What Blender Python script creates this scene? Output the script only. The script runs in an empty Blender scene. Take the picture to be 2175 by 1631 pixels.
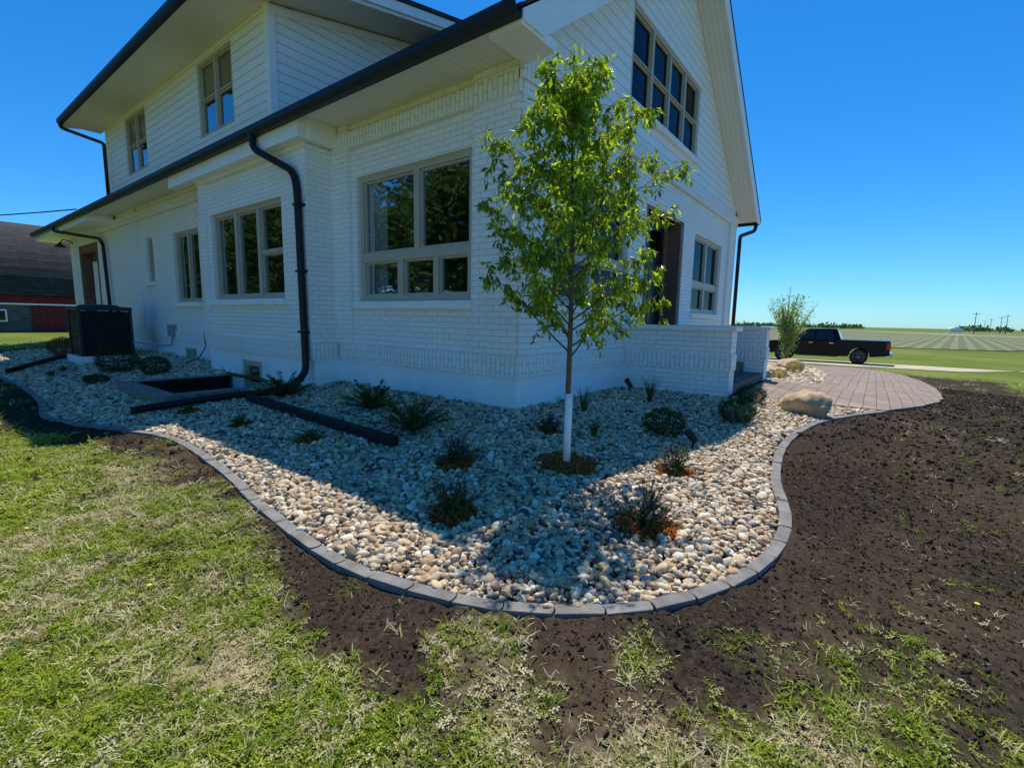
import bpy, math, random
import numpy as np
import bmesh
from mathutils import Vector, Matrix, noise
random.seed(7); rng=np.random.default_rng(7)
scene=bpy.context.scene
COL=scene.collection
# ------------------------------------------------------------------ helpers
def newmat(name):
    m=bpy.data.materials.new(name); m.use_nodes=True
    nt=m.node_tree; nt.nodes.clear()
    out=nt.nodes.new('ShaderNodeOutputMaterial'); b=nt.nodes.new('ShaderNodeBsdfPrincipled')
    nt.links.new(b.outputs[0],out.inputs[0])
    return m,nt,b,out
def N(nt,t,**kw):
    n=nt.nodes.new(t)
    for k,v in kw.items(): setattr(n,k,v)
    return n
def L(nt,a,b): nt.links.new(a,b)
def ramp(nt,fac,stops,interp='LINEAR'):
    r=nt.nodes.new('ShaderNodeValToRGB'); r.color_ramp.interpolation=interp
    e=r.color_ramp.elements
    while len(e)<len(stops): e.new(0.5)
    for i,(p,c) in enumerate(stops):
        e[i].position=p; e[i].color=(c[0],c[1],c[2],1)
    if fac is not None: L(nt,fac,r.inputs[0])
    return r
def mix(nt,f,a,b,blend='MIX'):
    m=nt.nodes.new('ShaderNodeMix'); m.data_type='RGBA'; m.blend_type=blend
    for s,v in ((m.inputs[0],f),(m.inputs[6],a),(m.inputs[7],b)):
        if hasattr(v,'links'): L(nt,v,s)
        elif isinstance(v,(int,float)): s.default_value=v
        else: s.default_value=(v[0],v[1],v[2],1)
    return m.outputs[2]
def mathn(nt,op,a,b=None,c=None):
    m=nt.nodes.new('ShaderNodeMath'); m.operation=op
    for i,v in enumerate((a,b,c)):
        if v is None: continue
        if hasattr(v,'links'): L(nt,v,m.inputs[i])
        else: m.inputs[i].default_value=v
    return m.outputs[0]
def bump(nt,b,h,strength=0.5,dist=0.01):
    n=nt.nodes.new('ShaderNodeBump'); n.inputs['Strength'].default_value=strength; n.inputs['Distance'].default_value=dist
    L(nt,h,n.inputs['Height']); L(nt,n.outputs[0],b.inputs['Normal']); return n
def pos(nt): return nt.nodes.new('ShaderNodeNewGeometry').outputs['Position']
def noise_t(nt,vec,scale,detail=4,rough=0.55):
    n=nt.nodes.new('ShaderNodeTexNoise'); n.inputs['Scale'].default_value=scale
    n.inputs['Detail'].default_value=detail; n.inputs['Roughness'].default_value=rough
    if vec is not None: L(nt,vec,n.inputs['Vector'])
    return n.outputs['Fac']
def simple(name,col,rough=0.6,var=0.12,scale=6,bumpd=0.0,metal=0.0,spec=0.5,bscale=60):
    m,nt,b,o=newmat(name)
    p=pos(nt); n=noise_t(nt,p,scale)
    lo=[c*(1-var) for c in col]; hi=[min(1,c*(1+var)) for c in col]
    r=ramp(nt,n,[(0.3,lo),(0.7,hi)]); L(nt,r.outputs[0],b.inputs['Base Color'])
    b.inputs['Roughness'].default_value=rough; b.inputs['Metallic'].default_value=metal
    b.inputs['Specular IOR Level'].default_value=spec
    if bumpd>0: bump(nt,b,noise_t(nt,p,bscale),0.6,bumpd)
    return m
def brickmat(name,c1,c2,mort,bw=0.205,rh=0.068,ms=0.006,rough=0.6,grime=0.12,bd=0.008):
    m,nt,b,o=newmat(name)
    uv=N(nt,'ShaderNodeUVMap')
    p=pos(nt)
    nz=N(nt,'ShaderNodeTexNoise'); nz.inputs['Scale'].default_value=9; L(nt,p,nz.inputs['Vector'])
    wob=N(nt,'ShaderNodeVectorMath',operation='MULTIPLY_ADD'); L(nt,nz.outputs['Color'],wob.inputs[0]); wob.inputs[1].default_value=(0.007,0.007,0); L(nt,uv.outputs[0],wob.inputs[2])
    t=N(nt,'ShaderNodeTexBrick'); L(nt,wob.outputs[0],t.inputs['Vector'])
    t.inputs['Scale'].default_value=1; t.inputs['Brick Width'].default_value=bw; t.inputs['Row Height'].default_value=rh
    t.inputs['Mortar Size'].default_value=ms; t.inputs['Mortar Smooth'].default_value=0.4; t.inputs['Bias'].default_value=0
    for k,c in (('Color1',c1),('Color2',c2),('Mortar',mort)): t.inputs[k].default_value=(*c,1)
    n=noise_t(nt,p,1.3,6,0.65)
    g=ramp(nt,n,[(0.3,(1-grime,)*3),(0.65,(1,1,1))])
    col=mix(nt,1.0,t.outputs['Color'],g.outputs[0],'MULTIPLY')
    L(nt,col,b.inputs['Base Color']); b.inputs['Roughness'].default_value=rough
    inv=mathn(nt,'SUBTRACT',1.0,t.outputs['Fac'])
    fine=noise_t(nt,p,70,3)
    hgt=mathn(nt,'MULTIPLY_ADD',fine,0.35,inv)
    bump(nt,b,hgt,0.9,bd)
    return m
def sidingmat(name,col,step,line=0.07,dark=0.45,shingle=False,rough=0.5):
    m,nt,b,o=newmat(name)
    uv=N(nt,'ShaderNodeUVMap'); s=N(nt,'ShaderNodeSeparateXYZ'); L(nt,uv.outputs[0],s.inputs[0])
    v=mathn(nt,'DIVIDE',s.outputs[1],step); fr=mathn(nt,'FRACT',v)
    ln=mathn(nt,'GREATER_THAN',fr,1-line)
    if shingle:
        t=N(nt,'ShaderNodeTexBrick'); L(nt,uv.outputs[0],t.inputs['Vector']); t.inputs['Scale'].default_value=1
        t.inputs['Brick Width'].default_value=step*1.5; t.inputs['Row Height'].default_value=step; t.inputs['Mortar Size'].default_value=0.004
        ln=mathn(nt,'MAXIMUM',ln,mathn(nt,'MULTIPLY',t.outputs['Fac'],0.6))
    n=noise_t(nt,pos(nt),1.7,5)
    base=ramp(nt,n,[(0.3,[c*0.92 for c in col]),(0.7,col)]).outputs[0]
    c=mix(nt,ln,base,[x*dark for x in col]); L(nt,c,b.inputs['Base Color']); b.inputs['Roughness'].default_value=rough
    hh=mathn(nt,'SUBTRACT',1.0,fr)
    bump(nt,b,hh,0.8,0.012)
    return m
class MB:
    def __init__(s): s.v=[];s.f=[];s.m=[]
    def add(s,vs,fs,mi=0):
        o=len(s.v); s.v+= [tuple(v) for v in vs]; s.f+=[tuple(i+o for i in f) for f in fs]; s.m+=[mi]*len(fs)
    def box(s,x0,x1,y0,y1,z0,z1,mi=0):
        v=[(x0,y0,z0),(x1,y0,z0),(x1,y1,z0),(x0,y1,z0),(x0,y0,z1),(x1,y0,z1),(x1,y1,z1),(x0,y1,z1)]
        s.add(v,[(0,3,2,1),(4,5,6,7),(0,1,5,4),(1,2,6,5),(2,3,7,6),(3,0,4,7)],mi); return s
    def obox(s,c,half,ang,mi=0,tilt=None):
        ca,sa=math.cos(ang),math.sin(ang); hx,hy,hz=half; v=[]
        for dz in (-hz,hz):
            for dx,dy in ((-hx,-hy),(hx,-hy),(hx,hy),(-hx,hy)):
                zz=dz+(tilt*dx if tilt else 0)
                v.append((c[0]+ca*dx-sa*dy,c[1]+sa*dx+ca*dy,c[2]+zz))
        s.add(v,[(0,3,2,1),(4,5,6,7),(0,1,5,4),(1,2,6,5),(2,3,7,6),(3,0,4,7)],mi)
    def prism(s,poly,axis,a,b,mi=0):
        def P(p,t):
            return (p[0],t,p[1]) if axis=='y' else ((t,p[0],p[1]) if axis=='x' else (p[0],p[1],t))
        n=len(poly); v=[P(p,a) for p in poly]+[P(p,b) for p in poly]
        f=[tuple(range(n)),tuple(range(2*n-1,n-1,-1))]+[(i,(i+1)%n,(i+1)%n+n,i+n) for i in range(n)]
        s.add(v,f,mi); return s
    def tube(s,pts,rad,seg=8,mi=0,cap=True):
        pts=[Vector(p) for p in pts]; n=len(pts)
        if not hasattr(rad,'__len__'): rad=[rad]*n
        vs=[];up=Vector((0.13,0.37,0.92)).normalized()
        for i,p in enumerate(pts):
            t=(pts[min(i+1,n-1)]-pts[max(i-1,0)]).normalized()
            a=t.cross(up)
            if a.length<0.05: a=t.cross(Vector((1,0,0)))
            a.normalize(); b=t.cross(a)
            for k in range(seg):
                th=2*math.pi*k/seg; vs.append(p+(a*math.cos(th)+b*math.sin(th))*rad[i])
        fs=[(i*seg+k,i*seg+(k+1)%seg,(i+1)*seg+(k+1)%seg,(i+1)*seg+k) for i in range(n-1) for k in range(seg)]
        if cap: fs+=[tuple(range(seg)),tuple(range((n-1)*seg,n*seg))]
        s.add(vs,fs,mi); return s
    def lathe(s,prof,c,axis='z',seg=20,mi=0):
        vs=[]
        for r,h in prof:
            for k in range(seg):
                th=2*math.pi*k/seg; a,b=r*math.cos(th),r*math.sin(th)
                vs.append((c[0]+a,c[1]+b,c[2]+h) if axis=='z' else ((c[0]+h,c[1]+a,c[2]+b) if axis=='x' else (c[0]+a,c[1]+h,c[2]+b)))
        n=len(prof)
        fs=[(i*seg+k,i*seg+(k+1)%seg,(i+1)*seg+(k+1)%seg,(i+1)*seg+k) for i in range(n-1) for k in range(seg)]
        fs+=[tuple(range(seg)),tuple(range((n-1)*seg,n*seg))]
        s.add(vs,fs,mi); return s
    def build(s,name,mats,parent=None,smooth=False,bevel=0,swap=False,fix=True,origin=None):
        me=bpy.data.meshes.new(name)
        vs=s.v
        if origin is not None: vs=[(a-origin[0],b-origin[1],c-origin[2]) for a,b,c in vs]
        me.from_pydata(vs,[],s.f)
        if not isinstance(mats,(list,tuple)): mats=[mats]
        for m in mats: me.materials.append(m)
        if len(mats)>1: me.polygons.foreach_set('material_index',s.m)
        if fix:
            bm=bmesh.new(); bm.from_mesh(me); bmesh.ops.recalc_face_normals(bm,faces=bm.faces); bm.to_mesh(me); bm.free()
        if len(s.f)<3000:
            uvl=me.uv_layers.new(name='UVMap')
            arr=np.zeros(len(me.loops)*2)
            co=s.v
            for p in me.polygons:
                n=p.normal; ax=0 if abs(n.x)>0.7 else (1 if abs(n.y)>0.7 else 2)
                for li in p.loop_indices:
                    x,y,z=co[me.loops[li].vertex_index]
                    u,v=((y,z) if ax==0 else ((x,z) if ax==1 else (x,y)))
                    if swap: u,v=v,u
                    arr[2*li]=u;arr[2*li+1]=v
            uvl.data.foreach_set('uv',arr)
        if smooth: me.polygons.foreach_set('use_smooth',[True]*len(me.polygons))
        o=bpy.data.objects.new(name,me); COL.objects.link(o)
        if origin is not None: o.location=origin
        if parent is not None:
            o.parent=parent
            if origin is None: o.location=-parent.location if parent.type=='EMPTY' else (0,0,0)
        if bevel>0:
            md=o.modifiers.new('b','BEVEL'); md.width=bevel; md.segments=2; md.limit_method='ANGLE'
        return o
def thing(o,label,cat,group=None,kind=None):
    if kind: o['kind']=kind
    if label: o['label']=label
    if cat: o['category']=cat
    if group: o['group']=group
    return o
def empty(name,loc,label,cat,group=None):
    e=bpy.data.objects.new(name,None); e.location=loc; e.empty_display_size=0.2; COL.objects.link(e)
    return thing(e,label,cat,group)
# ------------------------------------------------------------------ terrain function
def rd(x,y,x0,x1,y0,y1):
    return np.hypot(np.maximum(np.maximum(x0-x,0),x-x1),np.maximum(np.maximum(y0-y,0),y-y1))
def G(x,y):
    x=np.asarray(x,float);y=np.asarray(y,float)
    p=np.minimum(rd(x,y,0,9.1,0,19),rd(x,y,2.75,5.6,-1.6,0))
    return -1.3*(1-np.exp(-0.09*p))
def g(x,y): return float(G(x,y))
EDGE=[(-2.0,17.2),(-2.45,15.6),(-2.7,13.6),(-2.88,10.9),(-2.84,7.9),(-2.92,6.1),(-3.04,5.2),(-3.03,4.7),(-2.87,4.03),(-2.66,3.21),(-2.52,2.69),(-2.5,2.08),(-2.56,1.33),(-2.62,.77),(-2.7,.31),(-2.76,-.19),(-2.8,-.62),(-2.8,-.95),(-2.76,-1.25),(-2.69,-1.5),(-2.6,-1.76),(-2.45,-2.01),(-2.26,-2.24),(-2.05,-2.42),(-1.81,-2.56),(-1.54,-2.67),(-1.22,-2.74),(-.86,-2.76),(-.47,-2.71),(.05,-2.58),(.69,-2.49),(1.31,-2.48),(2.12,-2.60),(3.23,-2.91),(4.30,-3.31)]
def smoothpath(P,step):
    P=[Vector((a,b,0)) for a,b in P]; out=[]
    for i in range(len(P)-1):
        p0=P[max(i-1,0)];p1=P[i];p2=P[i+1];p3=P[min(i+2,len(P)-1)]
        for k in range(12):
            t=k/12; out.append(0.5*((2*p1)+(p2-p0)*t+(2*p0-5*p1+4*p2-p3)*t*t+(3*p1-p0-3*p2+p3)*t**3))
    out.append(P[-1])
    res=[out[0]]; acc=0
    for a,b in zip(out[:-1],out[1:]):
        d=(b-a).length
        while acc+d>=step:
            t=(step-acc)/d; a=a+(b-a)*t; d=(b-a).length; res.append(a.copy()); acc=0
        acc+=d
    return res
EP=smoothpath(EDGE,0.06); EPA=np.array([(p.x,p.y) for p in EP])
BED=[(p.x,p.y) for p in EP]+[(3.8,-2.6),(3.45,-2.1),(3.05,-1.62),(2.75,-1.6),(2.75,0),(0,0),(0,3.34),(-.42,3.34),(-.42,7.0),(0,7.0),(0,16.2)]
BED2=[(5.6,0),(5.6,-1.62),(6.6,-2.05),(8.03,-2.26),(10.5,-2.25),(16,-1.6),(22.6,-.9),(23.5,1.6),(9.1,1.6),(9.1,0)]
PATIO=[(3.05,-1.62),(3.45,-2.1),(3.8,-2.6),(4.30,-3.31),(5.62,-3.79),(6.8,-4.08),(8.1,-4.25),(9.6,-4.34),(11.3,-4.36),(14.8,-4.3),(18.3,-4.1),(21,-3.7),(22.9,-2.8),(23.4,-1.6),(22.6,-.9),(16,-1.6),(10.5,-2.25),(8.03,-2.26),(6.6,-2.05),(5.6,-1.62)]
def inpoly(x,y,poly):
    x=np.asarray(x);y=np.asarray(y); r=np.zeros(x.shape,bool); n=len(poly)
    for i in range(n):
        x1,y1=poly[i];x2,y2=poly[(i+1)%n]
        if y1==y2: continue
        c=((y1>y)!=(y2>y))&(x<(x2-x1)*(y-y1)/(y2-y1)+x1); r^=c
    return r
def edist(x,y):
    x=np.asarray(x,float).ravel(); y=np.asarray(y,float).ravel(); out=np.full(x.shape,1e9)
    for a,b in EPA[::2]: out=np.minimum(out,(x-a)**2+(y-b)**2)
    return np.sqrt(out)
def sm(a,b,t): t=np.clip((t-a)/(b-a),0,1); return t*t*(3-2*t)
def vnoise(x,y,s,seed=0):
    X=x*s+seed*17.3; Y=y*s+seed*9.1
    xi=np.floor(X).astype(int); yi=np.floor(Y).astype(int); fx=X-xi; fy=Y-yi
    fx=fx*fx*(3-2*fx); fy=fy*fy*(3-2*fy)
    def h(a,b):
        k=(a*374761393+b*668265263+seed*1442695)&0x7fffffff
        k=((k^(k>>13))*1274126177)&0x7fffffff
        return ((k^(k>>16))&0xffff)/65535.0
    return (h(xi,yi)*(1-fx)+h(xi+1,yi)*fx)*(1-fy)+(h(xi,yi+1)*(1-fx)+h(xi+1,yi+1)*fx)*fy
def fbm(x,y,s,seed=0): return (vnoise(x,y,s,seed)+.5*vnoise(x,y,s*2.1,seed+1)+.25*vnoise(x,y,s*4.3,seed+2))/1.75
def grassamt(x,y):
    d=edist(x,y).reshape(np.shape(x)); nz=fbm(x,y,1.1,3)-.5; n2=fbm(x,y,4.0,8)-.5; n3=fbm(x,y,11,18)-.5
    a=sm(.10,.95,d+nz*.7+n2*.9+n3*.5)
    b=1-sm(-.2,2.0,(x-y)+nz*2.4+n2*2.8+n3*1.6)*.97
    r=a*b
    far=sm(18.8,20.6,x+nz*2); lf=sm(-6.5,-7.5,y+nz*2)
    return np.clip(np.maximum(np.maximum(r,far),lf*.9),0,1)
def micro(x,y): return ((fbm(x,y,9,21)-.5)*.035+(fbm(x,y,2.2,31)-.5)*.05)*(1-.4*grassamt(x,y))
# ------------------------------------------------------------------ materials
M={}
M['brick']=brickmat('painted_white_brick',(.94,.94,.92),(.89,.90,.89),(.68,.70,.71),ms=0.0045,bd=.006,grime=.07)  # mortar colour darkened to paint in the shade of the joints
M['soldier']=brickmat('painted_white_brick_upright',(.94,.94,.92),(.88,.89,.88),(.60,.62,.63),bw=0.205,rh=0.068,ms=0.0055,bd=.007,grime=.07)  # same joint shade put into the mortar colour, slightly stronger
M['found']=simple('painted_foundation',(.86,.89,.93),0.7,0.05,3,0.004)
M['brown']=brickmat('brown_brick',(.28,.11,.065),(.15,.07,.05),(.22,.19,.16),grime=.3)
M['lap']=sidingmat('white_lap_siding',(.94,.94,.92),0.155,0.08,0.42)
M['shk']=sidingmat('white_shake_siding',(.94,.94,.92),0.15,0.06,0.5,True)
M['soffit']=sidingmat('cream_soffit',(.86,.85,.80),0.09,0.08,0.72)
M['trim']=simple('white_trim',(.92,.92,.91),0.45,0.03,4)
M['taupe']=simple('taupe_window_frame',(.48,.43,.35),0.45,0.05,5)
M['sill']=simple('painted_stone_sill',(.9,.9,.89),0.7,0.06,6,0.003)
M['black']=simple('black_gutter',(.012,.014,.014),0.45,0.15,4,0,0,.3)
M['shingle']=brickmat('dark_shingles',(.05,.05,.055),(.03,.03,.034),(.015,.015,.015),bw=.3,rh=.14,ms=.008,rough=.9)
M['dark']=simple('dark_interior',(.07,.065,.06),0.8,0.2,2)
M['curtain']=simple('curtain_cloth',(.65,.68,.68),0.9,0.1,20)
M['doorblack']=simple('black_door_paint',(.012,.012,.014),0.3,0.1,5)
M['step']=simple('dark_step_stone',(.10,.095,.09),0.8,0.2,12,0.004)
M['bark']=simple('bark',(.14,.095,.062),0.85,0.35,35,0.004)
M['guard']=simple('white_trunk_guard',(.9,.9,.88),0.5,0.05,20,0.002)
M['timber']=simple('dark_timber',(.018,.018,.019),0.75,0.4,14,0.004,0,.2)
M['rubber']=simple('black_corrugated_pipe',(.009,.009,.010),0.5,0.2,10,0,0,.25)
def glassmat():
    m=bpy.data.materials.new('window_glass'); m.use_nodes=True; nt=m.node_tree; nt.nodes.clear()
    o=N(nt,'ShaderNodeOutputMaterial'); mx=N(nt,'ShaderNodeMixShader'); gl=N(nt,'ShaderNodeBsdfGlossy'); tr=N(nt,'ShaderNodeBsdfTransparent')
    gl.inputs['Roughness'].default_value=0.025; gl.inputs['Color'].default_value=(.82,.90,.95,1)
    tr.inputs[0].default_value=(.6,.64,.64,1)
    fr=N(nt,'ShaderNodeFresnel'); fr.inputs[0].default_value=1.45
    f=mathn(nt,'MULTIPLY_ADD',fr.outputs[0],.45,0.005)
    f=mathn(nt,'MINIMUM',f,0.95)
    nb=noise_t(nt,pos(nt),1.2,2); bn=N(nt,'ShaderNodeBump'); bn.inputs['Strength'].default_value=.25; bn.inputs['Distance'].default_value=.03; L(nt,nb,bn.inputs['Height']); L(nt,bn.outputs[0],gl.inputs['Normal'])
    L(nt,f,mx.inputs[0]); L(nt,tr.outputs[0],mx.inputs[1]); L(nt,gl.outputs[0],mx.inputs[2]); L(nt,mx.outputs[0],o.inputs[0]); return m
M['glass']=glassmat()
def leafmat(name,cols,trans=0.35,rough=0.45,rnd='obj',nscale=8,spec=.25,tint=(1.6,1.7,.7)):
    m=bpy.data.materials.new(name); m.use_nodes=True; nt=m.node_tree; nt.nodes.clear()
    o=N(nt,'ShaderNodeOutputMaterial'); b=N(nt,'ShaderNodeBsdfPrincipled'); t=N(nt,'ShaderNodeBsdfTranslucent'); mx=N(nt,'ShaderNodeMixShader')
    b.inputs['Specular IOR Level'].default_value=spec
    if rnd=='island':
        gm=N(nt,'ShaderNodeNewGeometry'); f=gm.outputs['Random Per Island']
    else:
        oi=N(nt,'ShaderNodeObjectInfo'); f=oi.outputs['Random']
    n=noise_t(nt,pos(nt),nscale,2)
    f=mathn(nt,'MULTIPLY_ADD',n,0.5,mathn(nt,'MULTIPLY_ADD',f,0.8,-0.15))
    st=[(i/(len(cols)-1),c) for i,c in enumerate(cols)]
    r=ramp(nt,f,st); L(nt,r.outputs[0],b.inputs['Base Color']); b.inputs['Roughness'].default_value=rough
    tc=mix(nt,1.0,r.outputs[0],tint,'MULTIPLY'); L(nt,tc,t.inputs[0])
    mx.inputs[0].default_value=trans; L(nt,b.outputs[0],mx.inputs[1]); L(nt,t.outputs[0],mx.inputs[2]); L(nt,mx.outputs[0],o.inputs[0]); return m
M['leaf']=leafmat('tree_leaf',[(.05,.10,.010),(.13,.21,.018),(.27,.37,.03),(.42,.50,.05)],0.55,0.36,'island',3,.45,(1.9,1.85,.5))
M['yew']=leafmat('yew_needles',[(.02,.05,.008),(.045,.11,.015),(.09,.18,.03)],0.2,0.6,'island')
M['box']=leafmat('boxwood_leaf',[(.012,.03,.005),(.025,.06,.008),(.045,.09,.013)],0.2,0.6,'island',8,.12)
M['salvia']=leafmat('perennial_leaf',[(.025,.055,.012),(.05,.10,.02),(.09,.15,.03)],0.25,0.6,'island')
M['flower']=leafmat('purple_flower',[(.08,.04,.12),(.16,.09,.22),(.22,.12,.26)],0.2,0.6,'island',8,.1,(1,1,1))
M['yellow']=leafmat('golden_leaf',[(.25,.20,.03),(.40,.32,.05),(.5,.4,.08)],0.3,0.5,'island',8,.2,(1.2,1.1,.7))
M['brownleaf']=leafmat('russet_leaf',[(.10,.04,.02),(.2,.09,.04),(.28,.14,.06)],0.2,0.6,'island',8,.1,(1,1,1))
M['farleaf']=leafmat('far_tree_leaf',[(.02,.045,.012),(.05,.09,.02),(.09,.14,.03)],0.25,0.6,'island',.4)
# ------------------------------------------------------------------ HOUSE
house=empty('brick_house',(0,0,0),'white painted brick house with dark gutters and tall gable','house')
PB=-.42; ZF=.36; ZT=3.64
def wallstrips(mb,face,pos_,u0,u1,z0,z1,holes,depth=0.12,top=None):
    us=sorted(set([u0,u1]+[h[0] for h in holes]+[h[1] for h in holes]+([4.55] if top and u0<4.55<u1 else [])))
    P=(lambda u,z,d=0:(pos_+d,u,z)) if face=='A' else (lambda u,z,d=0:(u,pos_+d,z))
    T=top if top else (lambda u:z1)
    for a,b in zip(us[:-1],us[1:]):
        hs=sorted([h for h in holes if h[0]<=a+1e-6 and h[1]>=b-1e-6],key=lambda h:h[2]); z=z0
        for h in hs:
            mb.add([P(a,z),P(b,z),P(b,h[2]),P(a,h[2])],[(0,1,2,3)]); z=h[3]
        mb.add([P(a,z),P(b,z),P(b,T(b)),P(a,T(a))],[(0,1,2,3)])
    for (a,b,c,d) in holes:
        q=[P(a,c),P(b,c),P(b,d),P(a,d),P(a,c,depth),P(b,c,depth),P(b,d,depth),P(a,d,depth)]
        mb.add(q,[(0,1,5,4),(1,2,6,5),(2,3,7,6),(3,0,4,7)])
WA=[(.68,2.83,1.21,2.90)]
WBay=[(4.10,6.60,1.25,2.74)]
WA2=[(8.36,9.80,1.24,2.77),(11.14,11.64,1.75,2.81),(15.95,18.2,.10,3.10)]
w=MB()
wallstrips(w,'A',0,0,3.34,ZF,ZT,WA)
wallstrips(w,'A',PB,3.34,7.0,ZF,ZT,WBay)
w.add([(PB,3.34,ZF),(0,3.34,ZF),(0,3.34,ZT),(PB,3.34,ZT)],[(0,1,2,3)]); w.add([(PB,7,ZF),(0,7,ZF),(0,7,ZT),(PB,7,ZT)],[(0,1,2,3)])
wallstrips(w,'A',0,7.0,19.06,ZF,ZT,WA2)
w.box(-.05,0,0.0,.62,.6,ZT); w.box(-.05,0,2.95,3.34,.6,ZT)
w.box(PB-.04,PB,3.34,3.95,.6,ZT); w.box(PB-.04,PB,6.72,7.0,.6,ZT)
w.box(-.05,0,12.1,12.6,.6,ZT);w.box(-.05,0,18.5,19.06,.6,ZT)
WB=[(.67,2.75,1.20,2.80),(3.40,5.26,.50,2.88),(5.95,8.02,1.20,2.80)]
wallstrips(w,'B',0,0,9.1,ZF,ZT,WB,0.12)
w.box(8.55,9.1,-.05,0,.6,ZT); w.box(0.0,.35,-.04,0,.6,ZT)
w.add([(9.1,0,ZF),(9.1,19.06,ZF),(9.1,19.06,ZT),(9.1,0,ZT)],[(0,1,2,3)])
w.add([(0,19.06,ZF),(9.1,19.06,ZF),(9.1,19.06,ZT),(0,19.06,ZT)],[(0,1,2,3)])
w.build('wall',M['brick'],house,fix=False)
f=MB()
wallstrips(f,'A',0,0,3.34,-.9,ZF,[]); wallstrips(f,'A',PB,3.34,7.0,-.9,ZF,[(4.95,5.65,-.25,.22)],.1)
f.add([(PB,3.34,-.9),(0,3.34,-.9),(0,3.34,ZF),(PB,3.34,ZF)],[(0,1,2,3)]); f.add([(PB,7,-.9),(0,7,-.9),(0,7,ZF),(PB,7,ZF)],[(0,1,2,3)])
wallstrips(f,'A',0,7.0,19.06,-.9,ZF,[(8.85,9.5,-.02,.22)],.1)
wallstrips(f,'B',0,0,9.1,-.9,ZF,[])
f.add([(9.1,0,-.9),(9.1,19.06,-.9),(9.1,19.06,ZF),(9.1,0,ZF)],[(0,1,2,3)])
f.build('foundation',M['found'],house,fix=False)
for z0,z1,pr in ((.36,.60,.035),(3.28,3.49,.014)):
    e=(.05 if z0>1 else 0)
    for bx in ((-pr-e,-.002,-pr,3.34-pr),(PB-pr-(.04 if z0>1 else 0),PB-.002,3.34-pr,7.0+pr),(-pr-e,-.002,7.0+pr+.001,19.06+pr)):
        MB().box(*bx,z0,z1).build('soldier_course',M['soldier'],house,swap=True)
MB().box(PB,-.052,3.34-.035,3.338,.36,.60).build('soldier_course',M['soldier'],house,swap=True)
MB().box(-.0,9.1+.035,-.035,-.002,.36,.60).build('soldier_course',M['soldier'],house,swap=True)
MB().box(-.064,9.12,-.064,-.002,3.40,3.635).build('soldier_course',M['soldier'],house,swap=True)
# gable
top=lambda x: 3.80+.72*(x if x<=4.55 else 9.1-x)
gm=MB(); GW=[(2.56,5.70,4.12,5.42)]
wallstrips(gm,'B',0,0,9.1,ZT,0,GW,.1,top)
gm.build('gable_wall',M['shk'],house,fix=False)
# dormer
XD=.2; dm=MB()
DW=[(6.86,8.45,4.58,6.0),(11.65,13.25,4.58,6.0)]
wallstrips(dm,'A',XD,5.45,14.9,4.15,6.12,DW,.1)
for yy in (5.45,14.9): dm.add([(XD,yy,4.15),(4.1,yy,7.0),(XD,yy,6.12)],[(0,1,2)])
dm.build('dormer_wall',M['lap'],house,fix=False)
tr=MB().box(XD-.025,XD+.10,5.425,5.449,4.2,6.11); tr.box(XD-.025,XD-.002,5.449,5.56,4.2,6.11); tr.build('corner_board',M['trim'],house)
MB().box(XD-.025,XD-.002,14.8,14.92,4.2,6.11).build('corner_board',M['trim'],house)
MB().prism([(XD+.1,5.98),(4.0,6.86),(4.0,6.98),(XD+.1,6.10)],'y',5.428,5.447).build('frieze_board',M['trim'],house)
# roof
MB().prism([(-.64,3.62),(4.55,7.36),(9.74,3.62),(9.74,3.65),(4.55,7.40),(-.64,3.65)],'y',-.47,20.9).build('roof',M['shingle'],house)
MB().prism([(-.64,6.20),(4.6,7.36),(4.6,7.44),(-.64,6.27)],'y',4.55,15.5).build('dormer_roof',M['shingle'],house)
for mir in (False,True):
    pl=[(-.62,3.615),(4.55,7.345),(4.55,7.03),(-.30,3.53),(-.62,3.53)]
    if mir: pl=[(9.1-a,b) for a,b in pl]
    MB().prism(pl,'y',-.46,-.44).build('rake_fascia',M['trim'],house)
for ya in (4.58,15.4): MB().prism([(-.62,6.02),(4.6,7.18),(4.6,7.355),(-.62,6.19)],'y',ya,ya+.03).build('rake_fascia',M['trim'],house)
rk=MB(); rk.box(-.62,PB-.046,3.22,7.9,3.34,3.60); rk.box(PB-.045,-.06,3.19,3.30,3.34,3.60); rk.build('cornice_box',M['trim'],house)
MB().box(-.62,-.052,13.9,20.85,3.40,3.60).build('cornice_box',M['trim'],house); MB().box(-.62,-.066,-.44,-.075,3.5,3.60).build('cornice_box',M['trim'],house)
for mir in (False,True):
    pl=[(-.60,3.60),(4.55,7.33),(4.55,7.08),(-.28,3.60)]
    if mir: pl=[(9.1-a,b) for a,b in pl]
    MB().prism(pl,'y',-.438,-.001).build('soffit',M['soffit'],house)
MB().box(-.62,-.001,.001,20.88,3.602,3.625).build('soffit',M['soffit'],house); MB().box(9.101,9.72,.001,20.88,3.602,3.625).build('soffit',M['soffit'],house)
MB().box(-.62,XD-.001,4.62,15.39,6.10,6.13).build('soffit',M['soffit'],house)
MB().prism([(XD,6.13),(4.5,7.1),(4.5,7.17),(XD,6.2)],'y',4.62,5.448).build('soffit',M['soffit'],house)
def gutter(x,z,y0,y1,side=-1):
    m=MB(); sgn=side
    m.prism([(x,z),(x+sgn*.08,z),(x+sgn*.105,z+.06),(x+sgn*.105,z+.13),(x+sgn*.095,z+.13),(x+sgn*.08,z+.02),(x+sgn*.01,z+.02),(x,z+.13)],'y',y0,y1)
    return m
gutter(-.63,3.535,-.45,20.9).build('gutter',M['black'],house)
gutter(9.73,3.535,-.45,20.9,1).build('gutter',M['black'],house)
gutter(-.63,6.10,4.6,15.48).build('gutter',M['black'],house)
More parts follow.
